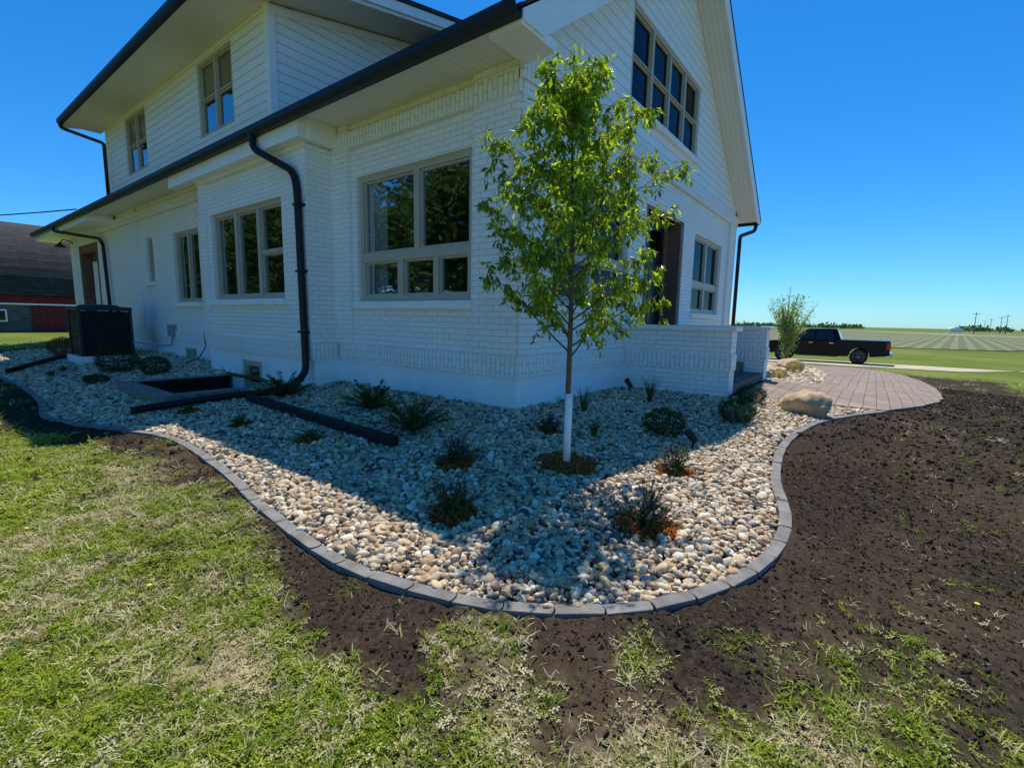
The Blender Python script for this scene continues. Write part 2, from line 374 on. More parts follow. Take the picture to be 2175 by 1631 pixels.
def rounded(pts,rr=.08):
    P=[Vector(p) for p in pts]; out=[P[0]]
    for i in range(1,len(P)-1):
        a=(P[i-1]-P[i]); b=(P[i+1]-P[i]); ra=min(rr,a.length*.45); rb=min(rr,b.length*.45)
        s0=P[i]+a.normalized()*ra; s1=P[i]+b.normalized()*rb
        for k in range(5):
            t=k/4; out.append(s0*(1-t)**2+P[i]*2*t*(1-t)+s1*t*t)
    out.append(P[-1]); return out
d=MB(); d.tube(rounded([(-.69,4.32,3.56),(-.69,4.30,3.36),(PB-.10,3.55,2.98),(PB-.10,3.46,2.76),(PB-.10,3.40,.18),(-.80,3.36,-.02),(-1.0,3.42,-.05)],.12),.050,10)
for z in (2.5,1.6,.75): d.box(PB-.155,PB-.04,3.36,3.50,z,z+.03)
d.build('downspout',M['black'],house,smooth=True)
for pp in ([(-.69,17.6,3.56),(-.69,17.4,3.42),(-.10,15.2,3.1),(-.10,14.9,2.9),(-.10,14.7,.3),(-.3,14.5,.05)],[(9.80,-.35,3.56),(9.80,-.33,3.40),(9.2,-.12,3.2),(9.2,-.12,.1)],[(-.69,15.3,6.12),(-.69,15.3,5.98),(XD-.05,14.98,5.75),(XD-.05,14.98,4.3)]):
    MB().tube(rounded(pp),.046,10).build('downspout',M['black'],house,smooth=True)
def window(face,pos_,hole,cols,rows,dep=.05,sill=True,mat='taupe',fw=.06,cells=None):
    u0,u1,z0,z1=hole
    if cells is None:
        cells=[]
        for i in range(cols):
            for (ra,rb) in rows:
                cw=(u1-u0-2*fw+.02)/cols
                a=u0+fw+i*cw+.0275; cells.append((a,a+cw-.075,z0+fw+ra*(z1-z0-2*fw),z0+fw+rb*(z1-z0-2*fw)))
    m=MB()
    wallstrips2(m,face,pos_+dep,u0,u1,z0,z1,cells,.03)
    for (a,b,c,d_) in cells:
        i=.028; wallstrips(m,face,pos_+dep+.03,a,b,c,d_,[(a+i,b-i,c+i,d_-i)],.03)
    wo=m.build('window',M[mat],house,fix=False)
    gl=MB(); P=(lambda u,z:(pos_+dep+.055,u,z)) if face=='A' else (lambda u,z:(u,pos_+dep+.055,z))
    for (a,b,c,d_) in cells: gl.add([P(a,c),P(b,c),P(b,d_),P(a,d_)],[(0,1,2,3)])
    gl.build('glass',M['glass'],wo,fix=False)
    if sill:
        sl=MB()
        if face=='A': sl.box(pos_-.07,pos_+.11,u0-.06,u1+.06,z0-.10,z0-.001)
        else: sl.box(u0-.06,u1+.06,pos_-.07,pos_+.11,z0-.10,z0-.001)
        sl.build('sill',M['sill'],wo,bevel=.006)
    return wo
def wallstrips2(mb,face,pos_,u0,u1,z0,z1,cells,depth):
    P=(lambda u,z,d=0:(pos_+d,u,z)) if face=='A' else (lambda u,z,d=0:(u,pos_+d,z))
    us=sorted(set([u0,u1]+[c[0] for c in cells]+[c[1] for c in cells])); zs=sorted(set([z0,z1]+[c[2] for c in cells]+[c[3] for c in cells]))
    for a,b in zip(us[:-1],us[1:]):
        for c,d in zip(zs[:-1],zs[1:]):
            mu,mz=(a+b)/2,(c+d)/2
            if any(q[0]<mu<q[1] and q[2]<mz<q[3] for q in cells): continue
            mb.add([P(a,c),P(b,c),P(b,d),P(a,d)],[(0,1,2,3)])
    for (a,b,c,d) in cells:
        q=[P(a,c),P(b,c),P(b,d),P(a,d),P(a,c,depth),P(b,c,depth),P(b,d,depth),P(a,d,depth)]
        mb.add(q,[(0,1,5,4),(1,2,6,5),(2,3,7,6),(3,0,4,7)])
dh=[(0,.49),(.51,1)]
window('A',0,WA[0],0,0,cells=[(.76,1.61,1.87,2.83),(1.71,2.76,1.87,2.83),(.78,1.27,1.29,1.75),(1.36,1.93,1.29,1.75),(2.04,2.74,1.29,1.75)])
window('A',PB,WBay[0],0,0,cells=[(4.18,4.90,1.32,1.96),(4.18,4.90,2.0,2.67),(5.0,5.70,1.32,2.67),(5.80,6.52,1.32,2.67)])
window('A',0,WA2[0],2,[(0,1)]); window('A',0,WA2[1],1,[(0,1)])
window('B',0,WB[0],0,0,cells=[(.76,1.66,1.87,2.73),(1.76,2.67,1.87,2.73),(.76,1.66,1.28,1.75),(1.76,2.67,1.28,1.75)])
window('B',0,WB[2],0,0,cells=[(6.03,6.93,1.87,2.73),(7.03,7.94,1.87,2.73),(6.03,6.93,1.28,1.75),(7.03,7.94,1.28,1.75)])
window('B',0,GW[0],4,dh,dep=.02); window('A',XD,DW[0],2,dh,dep=.02,sill=False); window('A',XD,DW[1],2,dh,dep=.02,sill=False)
window('A',PB,(4.95,5.65,-.25,.22),1,[(0,1)],dep=.0,sill=False,mat='taupe',fw=.07); window('A',0,(8.85,9.5,-.02,.22),2,[(0,1)],dep=.0,sill=False,mat='taupe',fw=.04)
# interior
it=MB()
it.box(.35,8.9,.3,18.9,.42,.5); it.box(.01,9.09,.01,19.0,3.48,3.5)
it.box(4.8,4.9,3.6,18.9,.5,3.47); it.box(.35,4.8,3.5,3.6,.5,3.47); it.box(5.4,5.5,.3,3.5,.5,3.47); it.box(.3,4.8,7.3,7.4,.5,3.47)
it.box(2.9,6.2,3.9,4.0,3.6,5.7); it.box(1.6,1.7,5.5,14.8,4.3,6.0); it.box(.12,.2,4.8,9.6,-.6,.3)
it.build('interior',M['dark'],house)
cu=MB()
n=14; vs=[]
for i in range(n+1):
    y=2.45+.31*i/n; x=.22+.02*math.sin(i*1.9); vs+=[(x,y,1.2),(x,y,2.88)]
cu.add(vs,[(2*i,2*i+2,2*i+3,2*i+1) for i in range(n)])
cu.build('curtain',M['curtain'],house,fix=False)
# front door
rc=MB()
rc.box(3.4,3.52,.02,.30,.5,2.88); rc.box(5.14,5.26,.02,.30,.5,2.88); rc.box(3.52,3.72,.26,.34,.5,2.88); rc.box(4.98,5.14,.26,.34,.5,2.88); rc.box(3.52,5.14,.26,.34,2.74,2.88)
rc.build('entry_surround',M['brown'],house)
dr=MB(); dr.box(3.72,4.98,.29,.33,2.66,2.74); dr.box(3.72,3.80,.29,.33,.5,2.66); dr.box(4.90,4.98,.29,.33,.5,2.66); dr.box(3.80,4.90,.29,.33,2.18,2.26)
dr.build('door_frame',M['doorblack'],house)
dd=MB(); dd.box(3.80,4.90,.31,.35,.5,2.18)
for a,b,c,e in ((3.9,4.3,.62,1.2),(4.4,4.8,.62,1.2),(3.9,4.3,1.32,2.06),(4.4,4.8,1.32,2.06)): dd.box(a,b,.30,.312,c,e)
door=dd.build('door',M['doorblack'],house,bevel=.006)
MB().tube([(3.9,.30,1.35),(3.9,.25,1.35),(3.9,.25,1.6),(3.9,.30,1.6)],.012,8).build('door_handle',simple('brass_handle',(.4,.35,.25),.3,.05,5,0,1.0),door,smooth=True)
tg=MB(); tg.add([(3.80,.315,2.26),(4.90,.315,2.26),(4.90,.315,2.66),(3.80,.315,2.66)],[(0,1,2,3)]); tg.build('transom_glass',M['glass'],house,fix=False)
rc=MB(); rc.box(.0,.30,15.95,16.15,.1,3.1); rc.box(.0,.30,18.0,18.2,.1,3.1); rc.box(.02,.28,16.15,18.0,2.85,3.1); rc.box(.30,.36,15.95,18.2,.1,3.1)
rc.build('entry_surround',M['brown'],house)
bd=MB(); bd.box(.22,.29,16.4,17.7,.15,2.6); bd.box(.20,.222,16.55,17.55,1.4,2.4); bd.build('door',M['trim'],house,bevel=.008)
# porch
for x in (2.75,5.32):
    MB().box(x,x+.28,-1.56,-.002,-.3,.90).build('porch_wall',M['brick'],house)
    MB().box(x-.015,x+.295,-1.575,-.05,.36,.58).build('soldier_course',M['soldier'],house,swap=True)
    MB().box(x-.06,x+.34,-1.62,-.003,.90,.965).build('porch_wall_cap',M['sill'],house,bevel=.008)
for i in range(3): MB().box(3.05,5.30,-1.55+i*.32,-1.231+i*.32 if i<2 else -.003,-.2,.14+i*.17).build('step',M['step'],house,bevel=.01)
# ------------------------------------------------------------------ wall lamp / AC / boxes / cable
lamp=MB(); lamp.tube(rounded([(-.01,18.6,3.15),(-.12,18.6,3.3),(-.30,18.6,3.34),(-.38,18.6,3.2)],.08),.016,8); lamp.lathe([(.03,.10),(.05,.06),(.09,.02),(.17,-.05),(.165,-.055),(.02,0)],(-.38,18.6,3.12))
lamp.lathe([(.06,0),(.06,.015)],(-.015,18.6,3.15),'x')
thing(lamp.build('wall_lamp',M['black'],None,smooth=True),'black gooseneck barn lamp beside the back door','lamp')
ax,ay=-1.05,11.5; az=g(ax,ay)
ac=empty('air_conditioner',(ax,ay,az),'dark grey outdoor air conditioning unit against the brick wall','air conditioner')
M['acm']=simple('ac_metal',(.035,.038,.042),0.5,0.12,5,0,0,.3); M['acd']=simple('ac_coil',(.010,.010,.011),0.7,0.1,5,0,0,.2)
MB().box(ax-.42,ax+.42,ay-.42,ay+.42,az+.1,az+1.12).build('coil',M['acd'],ac)
b=MB()
for k in range(22):
    t=-.44+.88*k/21
    for sx in (-.45,.45): b.box(ax+sx-.012,ax+sx+.012,ay+t-.008,ay+t+.008,az+.12,az+1.1)
    for sy in (-.45,.45): b.box(ax+t-.008,ax+t+.008,ay+sy-.012,ay+sy+.012,az+.12,az+1.1)
for sx in (-.46,.46):
    for sy in (-.46,.46): b.box(ax+sx-.03,ax+sx+.03,ay+sy-.03,ay+sy+.03,az+.06,az+1.15)
for z in (.35,.6,.85): b.box(ax-.465,ax+.465,ay-.465,ay+.465,az+z,az+z+.015)
b.build('louvre_grille',M['acm'],ac)
b=MB(); b.box(ax-.5,ax+.5,ay-.5,ay+.5,az+1.13,az+1.22); b.lathe([(.38,0),(.38,.03),(.30,.045),(.05,.06)],(ax,ay,az+1.22))
b.build('lid',M['acm'],ac,bevel=.015)
MB().box(ax-.55,ax+.55,ay-.55,ay+.55,az-.05,az+.1).build('pad',M['sill'],ac)
eb=MB(); eb.box(-.12,-.003,9.95,10.2,.45,.72); eb.tube(rounded([(-.06,10.07,.45),(-.08,10.07,.25),(-.2,10.6,.2),(-.6,11,.3)]),.018,8)
thing(eb.build('electrical_box',simple('grey_box',(.3,.31,.32),.5,.06,5),None,bevel=.006),'small grey electrical disconnect box on the wall','electrical box')
thing(MB().tube(rounded([(-.03,8.3,.6),(-.05,8.2,.3),(-.25,8.1,.05),(-.3,8.5,-.02)]),.01,6).build('wall_cable',M['rubber'],None,smooth=True),'thin black cable hanging down the house wall','cable')
cb=MB(); pts=[]
for i in range(25):
    t=i/24; a=Vector((.1,18.5,4.35)); c=Vector((-14,62,9.0)); p=a.lerp(c,t); p.z-=4*1.2*t*(1-t); pts.append(p)
cb.tube(pts,.02,5); thing(cb.build('power_cable',M['rubber'],None,smooth=True),'thin black overhead power cable running to the house','cable')
# ------------------------------------------------------------------ GROUND
def axis(a,b,st,lo,hi):
    c=list(np.arange(a,b+1e-6,st)); s=st; v=c[-1]
    while v<hi: s*=1.22; v+=s; c.append(v)
    s=st; v=c[0]; pre=[]
    while v>lo: s*=1.22; v-=s; pre.append(v)
    return np.array(pre[::-1]+c)
gx=axis(-6.5,11,.07,-900,1500); gy=axis(-7,17,.075,-900,1500)
GX,GY=np.meshgrid(gx,gy); ga=grassamt(GX,GY); inb=inpoly(GX,GY,BED)|inpoly(GX,GY,BED2); inp=inpoly(GX,GY,PATIO)
GZ=G(GX,GY)
near=np.exp(-((np.maximum(0,np.hypot(GX-2,GY-2)-14))/8)**2)
GZ=GZ+np.where(inb|inp,-.035,micro(GX,GY)*near)-np.where(inp,.03,0)
WELL=(-1.85,-.46,4.42,6.08)
ny,nx=GX.shape; V=np.stack([GX,GY,GZ],-1).reshape(-1,3)
ii,jj=np.meshgrid(np.arange(ny-1),np.arange(nx-1),indexing='ij'); q=(ii*nx+jj).ravel()
cxm=((gx[:-1]+gx[1:])/2)[None,:].repeat(ny-1,0).ravel(); cym=((gy[:-1]+gy[1:])/2)[:,None].repeat(nx-1,1).ravel()
keep=~((cxm>WELL[0])&(cxm<WELL[1])&(cym>WELL[2])&(cym<WELL[3])); q=q[keep]
F=np.stack([q,q+1,q+nx+1,q+nx],-1)
def npmesh(name,V,F,mat,attrs={},smooth=True):
    me=bpy.data.meshes.new(name); k=F.shape[1]
    me.vertices.add(len(V)); me.vertices.foreach_set('co',V.astype(np.float32).ravel())
    me.loops.add(F.size); me.loops.foreach_set('vertex_index',F.astype(np.int32).ravel())
    me.polygons.add(len(F)); me.polygons.foreach_set('loop_start',np.arange(0,F.size,k,dtype=np.int32)); me.polygons.foreach_set('loop_total',np.full(len(F),k,dtype=np.int32))
    me.update(calc_edges=True)
    if smooth: me.polygons.foreach_set('use_smooth',np.ones(len(F),bool))
    for n_,a in attrs.items():
        at=me.attributes.new(n_,'FLOAT','POINT'); at.data.foreach_set('value',a.astype(np.float32).ravel())
    me.materials.append(mat)
    o=bpy.data.objects.new(name,me); COL.objects.link(o); return o
def groundmat():
    m,nt,b,o=newmat('lawn_and_soil'); p=pos(nt)
    a=N(nt,'ShaderNodeAttribute',attribute_name='grass'); bd=N(nt,'ShaderNodeAttribute',attribute_name='bed')
    n1=noise_t(nt,p,1.0,5,.6); n2=noise_t(nt,p,34,6,.75); n3=noise_t(nt,p,6,4,.6)
    green=ramp(nt,n2,[(.3,(.05,.055,.014)),(.5,(.14,.15,.03)),(.72,(.33,.33,.09))]).outputs[0]
    straw=ramp(nt,n2,[(.3,(.14,.105,.05)),(.55,(.42,.34,.18)),(.75,(.62,.53,.32))]).outputs[0]
    sf_=ramp(nt,mathn(nt,'MULTIPLY_ADD',n3,.5,mathn(nt,'MULTIPLY',n1,.6)),[(.50,(0,0,0)),(.64,(1,1,1))]).outputs[0]
    cd=N(nt,'ShaderNodeVectorMath',operation='LENGTH'); L(nt,p,cd.inputs[0])
    fr=mathn(nt,'MINIMUM',1.0,mathn(nt,'MAXIMUM',0.0,mathn(nt,'MULTIPLY_ADD',cd.outputs['Value'],.1,-1.1)))
    sf2=mix(nt,mathn(nt,'MULTIPLY',fr,.8),sf_,(0,0,0))
    gr=mix(nt,sf2,green,straw)
    farg=ramp(nt,noise_t(nt,p,.12,7,.75),[(.3,(.085,.13,.02)),(.55,(.15,.19,.035)),(.75,(.24,.25,.08))]).outputs[0]
    gr=mix(nt,fr,gr,farg)
    soil=ramp(nt,n2,[(.28,(.014,.010,.007)),(.48,(.038,.027,.020)),(.66,(.080,.057,.040)),(.82,(.22,.165,.12))]).outputs[0]
    soil2=mix(nt,ramp(nt,n1,[(.45,(0,0,0)),(.7,(.5,.5,.5))]).outputs[0],soil,(.11,.072,.045))
    c=mix(nt,a.outputs['Fac'],soil2,gr); c=mix(nt,bd.outputs['Fac'],c,(.03,.026,.022))
    L(nt,c,b.inputs['Base Color']); b.inputs['Roughness'].default_value=1; b.inputs['Specular IOR Level'].default_value=.05
    h=mathn(nt,'MULTIPLY_ADD',noise_t(nt,p,110,3),.3,n2); bump(nt,b,h,.7,.02); return m
gobj=npmesh('ground',V,F,groundmat(),{'grass':ga,'bed':(inb|inp).astype(float)}); thing(gobj,None,None,kind='structure')
def sheet(name,poly,dz,mat,res=.3):
    xs=[p[0] for p in poly]; ys=[p[1] for p in poly]
    bm=bmesh.new(); vs=[bm.verts.new((x,y,0)) for x,y in poly]; bm.faces.new(vs)
    for ax_,lo,hi in ((0,min(xs),max(xs)),(1,min(ys),max(ys))):
        v=lo+res
        while v<hi:
            geom=bm.verts[:]+bm.edges[:]+bm.faces[:]
            bmesh.ops.bisect_plane(bm,geom=geom,plane_co=(v if ax_==0 else 0,v if ax_==1 else 0,0),plane_no=(1,0,0) if ax_==0 else (0,1,0)); v+=res
    for f_ in bm.faces:
        if f_.normal.z<0: f_.normal_flip()
    be=[e for e in bm.edges if e.is_boundary]
    for v in bm.verts: v.co.z=g(v.co.x,v.co.y)+dz
    ex=bmesh.ops.extrude_edge_only(bm,edges=be)
    for e in ex['geom']:
        if isinstance(e,bmesh.types.BMVert): e.co.z-=dz+.03
    me=bpy.data.meshes.new(name)
    uvl=bm.loops.layers.uv.new('UVMap')
    for f_ in bm.faces:
        for l in f_.loops: l[uvl].uv=(l.vert.co.x,l.vert.co.y)
    bm.to_mesh(me); bm.free(); me.materials.append(mat)
    o=bpy.data.objects.new(name,me); COL.objects.link(o); o['kind']='structure'; return o
M['paver']=brickmat('tan_red_paver',(.38,.26,.185),(.27,.215,.17),(.14,.11,.085),bw=.24,rh=.16,ms=.005,rough=.9,grime=.3)
sheet('paver_patio',PATIO,.02,M['paver'],.4)
M['dirt']=simple('gravel_drive',(.52,.43,.29),1,.25,.8,0.01)
def cropmat():
    m,nt,b,o=newmat('crop_rows'); p=pos(nt); s=N(nt,'ShaderNodeSeparateXYZ'); L(nt,p,s.inputs[0])
    v=mathn(nt,'ADD',s.outputs[1],mathn(nt,'MULTIPLY',s.outputs[0],.10)); v=mathn(nt,'FRACT',mathn(nt,'DIVIDE',v,1.5))
    lm=mathn(nt,'LESS_THAN',v,.55)
    u=mathn(nt,'FRACT',mathn(nt,'DIVIDE',s.outputs[0],5)); lm=mathn(nt,'MULTIPLY',lm,mathn(nt,'LESS_THAN',u,.75))
    n=noise_t(nt,p,.05,4); c1=ramp(nt,n,[(.3,(.17,.17,.07)),(.7,(.23,.21,.10))]).outputs[0]
    c=mix(nt,lm,c1,(.085,.13,.03)); L(nt,c,b.inputs['Base Color']); b.inputs['Roughness'].default_value=1; return m
M['crop']=cropmat()
sheet('dirt_road',[(24.4,30),(24.8,4),(24.9,-2.5),(26.5,-6.5),(33,-10.5),(60,-22),(62,-25.5),(40,-17),(29,-11.5),(30.5,-9),(30.2,-3),(30.2,4),(30,30)],.03,M['dirt'],3)
sheet('crop_field',[(62,-2),(66,-14),(90,-26),(330,-90),(330,120),(90,60)],.08,M['crop'],30)
sheet('gravel_road',[(150,-60),(200,-24),(330,14),(335,12),(205,-29),(158,-62)],.16,M['dirt'],30)
# ------------------------------------------------------------------ scatter tool
def mkvar(name,V,F,mat,smooth=True):
    me=bpy.data.meshes.new(name); me.from_pydata([tuple(v) for v in V],[],[tuple(f) for f in F]); me.materials.append(mat)
    if smooth: me.polygons.foreach_set('use_smooth',[True]*len(me.polygons))
    return bpy.data.objects.new(name,me)
def scatter(name,P,S,Rt,variants,mat):
    col=bpy.data.collections.new(name+'_set')
    for v in variants: col.objects.link(v)
    me=bpy.data.meshes.new(name); n=len(P); me.vertices.add(n); me.vertices.foreach_set('co',P.astype(np.float32).ravel())
    for nm,A in (('scl',S),('rot',Rt)):
        at=me.attributes.new(nm,'FLOAT_VECTOR','POINT'); at.data.foreach_set('vector',A.astype(np.float32).ravel())
    ix=me.attributes.new('idx','INT','POINT'); ix.data.foreach_set('value',rng.integers(0,len(variants),n).astype(np.int32))
    o=bpy.data.objects.new(name,me); COL.objects.link(o)
    ng=bpy.data.node_groups.new(name,'GeometryNodeTree'); ng.interface.new_socket('Geometry',in_out='INPUT',socket_type='NodeSocketGeometry'); ng.interface.new_socket('Geometry',in_out='OUTPUT',socket_type='NodeSocketGeometry')
    gi=ng.nodes.new('NodeGroupInput'); go=ng.nodes.new('NodeGroupOutput'); ip=ng.nodes.new('GeometryNodeInstanceOnPoints')
    ci=ng.nodes.new('GeometryNodeCollectionInfo'); ci.inputs['Collection'].default_value=col; ci.inputs['Separate Children'].default_value=True; ci.inputs['Reset Children'].default_value=True
    def na(nm,t):
        a=ng.nodes.new('GeometryNodeInputNamedAttribute'); a.data_type=t; a.inputs['Name'].default_value=nm; return a.outputs[0]
    er=ng.nodes.new('FunctionNodeEulerToRotation')
    K=ng.links.new
    K(gi.outputs[0],ip.inputs['Points']); K(ci.outputs[0],ip.inputs['Instance']); ip.inputs['Pick Instance'].default_value=True
    K(na('idx','INT'),ip.inputs['Instance Index']); K(na('rot','FLOAT_VECTOR'),er.inputs[0]); K(er.outputs[0],ip.inputs['Rotation']); K(na('scl','FLOAT_VECTOR'),ip.inputs['Scale'])
    K(ip.outputs[0],go.inputs[0])
    md=o.modifiers.new('scatter','NODES'); md.node_group=ng; o['kind']='stuff'
    return o
def rockverts(sub,seed,amp=.18,flat=.72):
    bm=bmesh.new(); bmesh.ops.create_icosphere(bm,subdivisions=sub,radius=1)
    for v in bm.verts:
        d=noise.noise(v.co*0.9+Vector((seed*3.1,seed*1.7,0)))*amp*2+noise.noise(v.co*2.2+Vector((seed,0,seed)))*amp*.5
        v.co*=(1+d); v.co.z*=flat
    V=[tuple(v.co) for v in bm.verts]; F=[tuple(x.index for x in f_.verts) for f_ in bm.faces]; bm.free(); return V,F
def pebmat():
    m,nt,b,o=newmat('river_rock'); oi=N(nt,'ShaderNodeObjectInfo')
    r=ramp(nt,oi.outputs['Random'],[(0,(.48,.34,.20)),(.13,(.74,.57,.36)),(.30,(.34,.30,.25)),(.37,(.66,.51,.32)),(.54,(.17,.15,.13)),(.60,(.84,.71,.50)),(.72,(.56,.36,.21)),(.80,(.50,.455,.39)),(.88,(.10,.09,.08)),(.92,(.90,.82,.66))],'CONSTANT')
    tc=N(nt,'ShaderNodeTexCoord'); n=noise_t(nt,tc.outputs['Object'],2.2,6,.7)
    v=ramp(nt,n,[(.3,(.70,.70,.70)),(.7,(1.1,1.08,1.05))]).outputs[0]
    c=mix(nt,1,r.outputs[0],v,'MULTIPLY'); L(nt,c,b.inputs['Base Color']); b.inputs['Roughness'].default_value=.8; b.inputs['Specular IOR Level'].default_value=.2
    bump(nt,b,noise_t(nt,tc.outputs['Object'],9,4),.25,.05); return m
M['peb']=pebmat()
pv=[mkvar('pebble_%d'%i,*rockverts(2,i+1),M['peb']) for i in range(10)]
MULCH=[(-.87,-1.18,.25),(-1.42,-.47,.18),(-2.05,-1.05,.17),(-.35,-1.89,.175),(-1.39,-2.07,.19),(-1.77,1.17,.15),(-1.90,2.34,.13),(-1.98,3.58,.16),(-.31,-.64,.12)]
def excl(x,y):
    e=np.zeros(x.shape,bool)
    for a,b_,r_ in MULCH: e|=np.hypot(x-a,y-b_)<r_*(.75+.35*vnoise(x,y,9,5))
    e|=(x>-1.98)&(x<-.40)&(y>4.30)&(y<6.22)
    e|=(np.abs(x-ax)<.55)&(np.abs(y-ay)<.55)
    return e
def pebpts(poly,sp,cond):
    xs=[p[0] for p in poly]; ys=[p[1] for p in poly]
    X_,Y_=np.meshgrid(np.arange(min(xs),max(xs),sp),np.arange(min(ys),max(ys),sp)); X_=X_.ravel();Y_=Y_.ravel()
    X_=X_+rng.uniform(-.5,.5,X_.shape)*sp; Y_=Y_+rng.uniform(-.5,.5,Y_.shape)*sp
    k=inpoly(X_,Y_,poly)&cond(X_,Y_)&~excl(X_,Y_); X_,Y_=X_[k],Y_[k]
    k=edist(X_,Y_)>.062 if poly is BED else np.ones(len(X_),bool)
    return X_[k],Y_[k]
parts=[]
camx,camy=-4.16,-3.1
dist=lambda x,y:np.hypot(x-camx,y-camy)
for poly,sp,c,lay,sz in ((BED,.030,lambda x,y:dist(x,y)<8,0,.0175),(BED,.037,lambda x,y:dist(x,y)<8,1,.0180),(BED,.046,lambda x,y:dist(x,y)>=8,0,.027),(BED2,.068,lambda x,y:x>0,0,.040)):
    x,y=pebpts(poly,sp,c); n=len(x); s=sz*np.clip(rng.lognormal(0,.33,n),.5,2.0)
    z=G(x,y)-.03+(.016 if lay==0 else .031)+rng.uniform(-.006,.006,n)+(fbm(x,y,2.5,77)-.5)*.03
    sc=np.stack([s*rng.uniform(.9,1.4,n),s*rng.uniform(.75,1.05,n),s*rng.uniform(.7,1.0,n)],-1)
    rt=np.stack([rng.normal(0,.45,n),rng.normal(0,.45,n),rng.uniform(0,6.28,n)],-1)
    parts.append((np.stack([x,y,z],-1),sc,rt))
P_=np.concatenate([p[0] for p in parts]); S_=np.concatenate([p[1] for p in parts]); R_=np.concatenate([p[2] for p in parts])
thing(scatter('river_rock',P_,S_,R_,pv,M['peb']),'bed of mixed tan and grey river rock around the house','gravel',kind='stuff')
M['mulch']=leafmat('orange_mulch',[(.16,.045,.012),(.42,.13,.03),(.60,.24,.07)],0.0,.9,'obj',30,.1)
def chip():
    return [(-1,-.3,0),(1,-.25,.1),(1.05,.25,0),(-.9,.35,.12),(0,0,.35)],[(0,1,4),(1,2,4),(2,3,4),(3,0,4)]
chv=[mkvar('mulch_chip',*chip(),M['mulch'],False)]
ps_=[]
for a,b_,r_ in MULCH:
    n=int(7500*r_*r_*3.14*1.3); rr=r_*np.sqrt(rng.uniform(0,1.2,n)); th=rng.uniform(0,6.28,n); x=a+rr*np.cos(th); y=b_+rr*np.sin(th)
    ps_.append(np.stack([x,y,G(x,y)-.014+.03*np.clip(1-rr/r_,0,1)+rng.uniform(0,.02,n)],-1))
P_=np.concatenate(ps_); n=len(P_); s=rng.uniform(.006,.018,n)
thing(scatter('mulch',P_,np.stack([s*1.5,s*.8,s],-1),np.stack([rng.normal(0,.5,n),rng.normal(0,.5,n),rng.uniform(0,6.28,n)],-1),chv,M['mulch']),'orange brown wood mulch rings around the plants','mulch',kind='stuff')
def grassmat():
    m=bpy.data.materials.new('grass_blade'); m.use_nodes=True; nt=m.node_tree; nt.nodes.clear()
    o=N(nt,'ShaderNodeOutputMaterial'); b=N(nt,'ShaderNodeBsdfPrincipled'); t=N(nt,'ShaderNodeBsdfTranslucent'); mx=N(nt,'ShaderNodeMixShader')
    oi=N(nt,'ShaderNodeObjectInfo'); p=pos(nt); n1=noise_t(nt,p,1.0,5,.6); n3=noise_t(nt,p,6,4,.6)
    gr=ramp(nt,oi.outputs['Random'],[(0,(.14,.21,.012)),(.4,(.28,.38,.025)),(.8,(.47,.52,.06)),(1,(.66,.65,.18))]).outputs[0]
    st=ramp(nt,oi.outputs['Random'],[(0,(.38,.30,.14)),(.5,(.60,.50,.27)),(1,(.78,.70,.44))]).outputs[0]
    f=mathn(nt,'ADD',mathn(nt,'MULTIPLY_ADD',n3,.5,mathn(nt,'MULTIPLY',n1,.6)),mathn(nt,'MULTIPLY_ADD',oi.outputs['Random'],.22,-.11))
    sf_=ramp(nt,f,[(.54,(0,0,0)),(.67,(1,1,1))]).outputs[0]
    c=mix(nt,sf_,gr,st); L(nt,c,b.inputs['Base Color']); L(nt,c,t.inputs[0]); b.inputs['Roughness'].default_value=.6; b.inputs['Specular IOR Level'].default_value=.15
    mx.inputs[0].default_value=.4; L(nt,b.outputs[0],mx.inputs[1]); L(nt,t.outputs[0],mx.inputs[2]); L(nt,mx.outputs[0],o.inputs[0]); return m
M['grass']=grassmat()
def tuft(seed,nb=10,h=(.016,.044),spread=.036,w=.0024,lean=.8):
    r=random.Random(seed); V=[];F=[]
    for _ in range(nb):
        x,y=r.gauss(0,spread*.5),r.gauss(0,spread*.5); a=r.uniform(0,6.28); hh=r.uniform(*h); ln=hh*r.uniform(.2,1)*lean*1.5
        dx,dy=math.cos(a),math.sin(a); px,py=-dy*w*r.uniform(.7,1.3),dx*w
        o=len(V)
        for t in (0,.4,.75):
            k=t**1.6; zz=hh*t*(1-.25*t); W=1-t*.55
            V+=[(x+dx*ln*k+px*W,y+dy*ln*k+py*W,zz),(x+dx*ln*k-px*W,y+dy*ln*k-py*W,zz)]
        V.append((x+dx*ln,y+dy*ln,hh*.8)); F+=[(o,o+1,o+3,o+2),(o+2,o+3,o+5,o+4),(o+4,o+5,o+6)]
    return V,F
def clover(seed):
    r=random.Random(seed); V=[];F=[]
    for _ in range(7):
        x,y=r.gauss(0,.02),r.gauss(0,.02); z=r.uniform(.008,.026)
        for k in range(3):
            a=r.uniform(0,.4)+k*2.09; s=.008; o=len(V)
            V+=[(x,y,z),(x+s*math.cos(a-.5),y+s*math.sin(a-.5),z+.003),(x+1.4*s*math.cos(a),y+1.4*s*math.sin(a),z),(x+s*math.cos(a+.5),y+s*math.sin(a+.5),z+.003)]; F.append((o,o+1,o+2,o+3))
    return V,F
tv=[mkvar('tuft_%d'%i,*tuft(i),M['grass']) for i in range(6)]+[mkvar('clover_%d'%i,*clover(i),M['grass'],False) for i in range(4)]
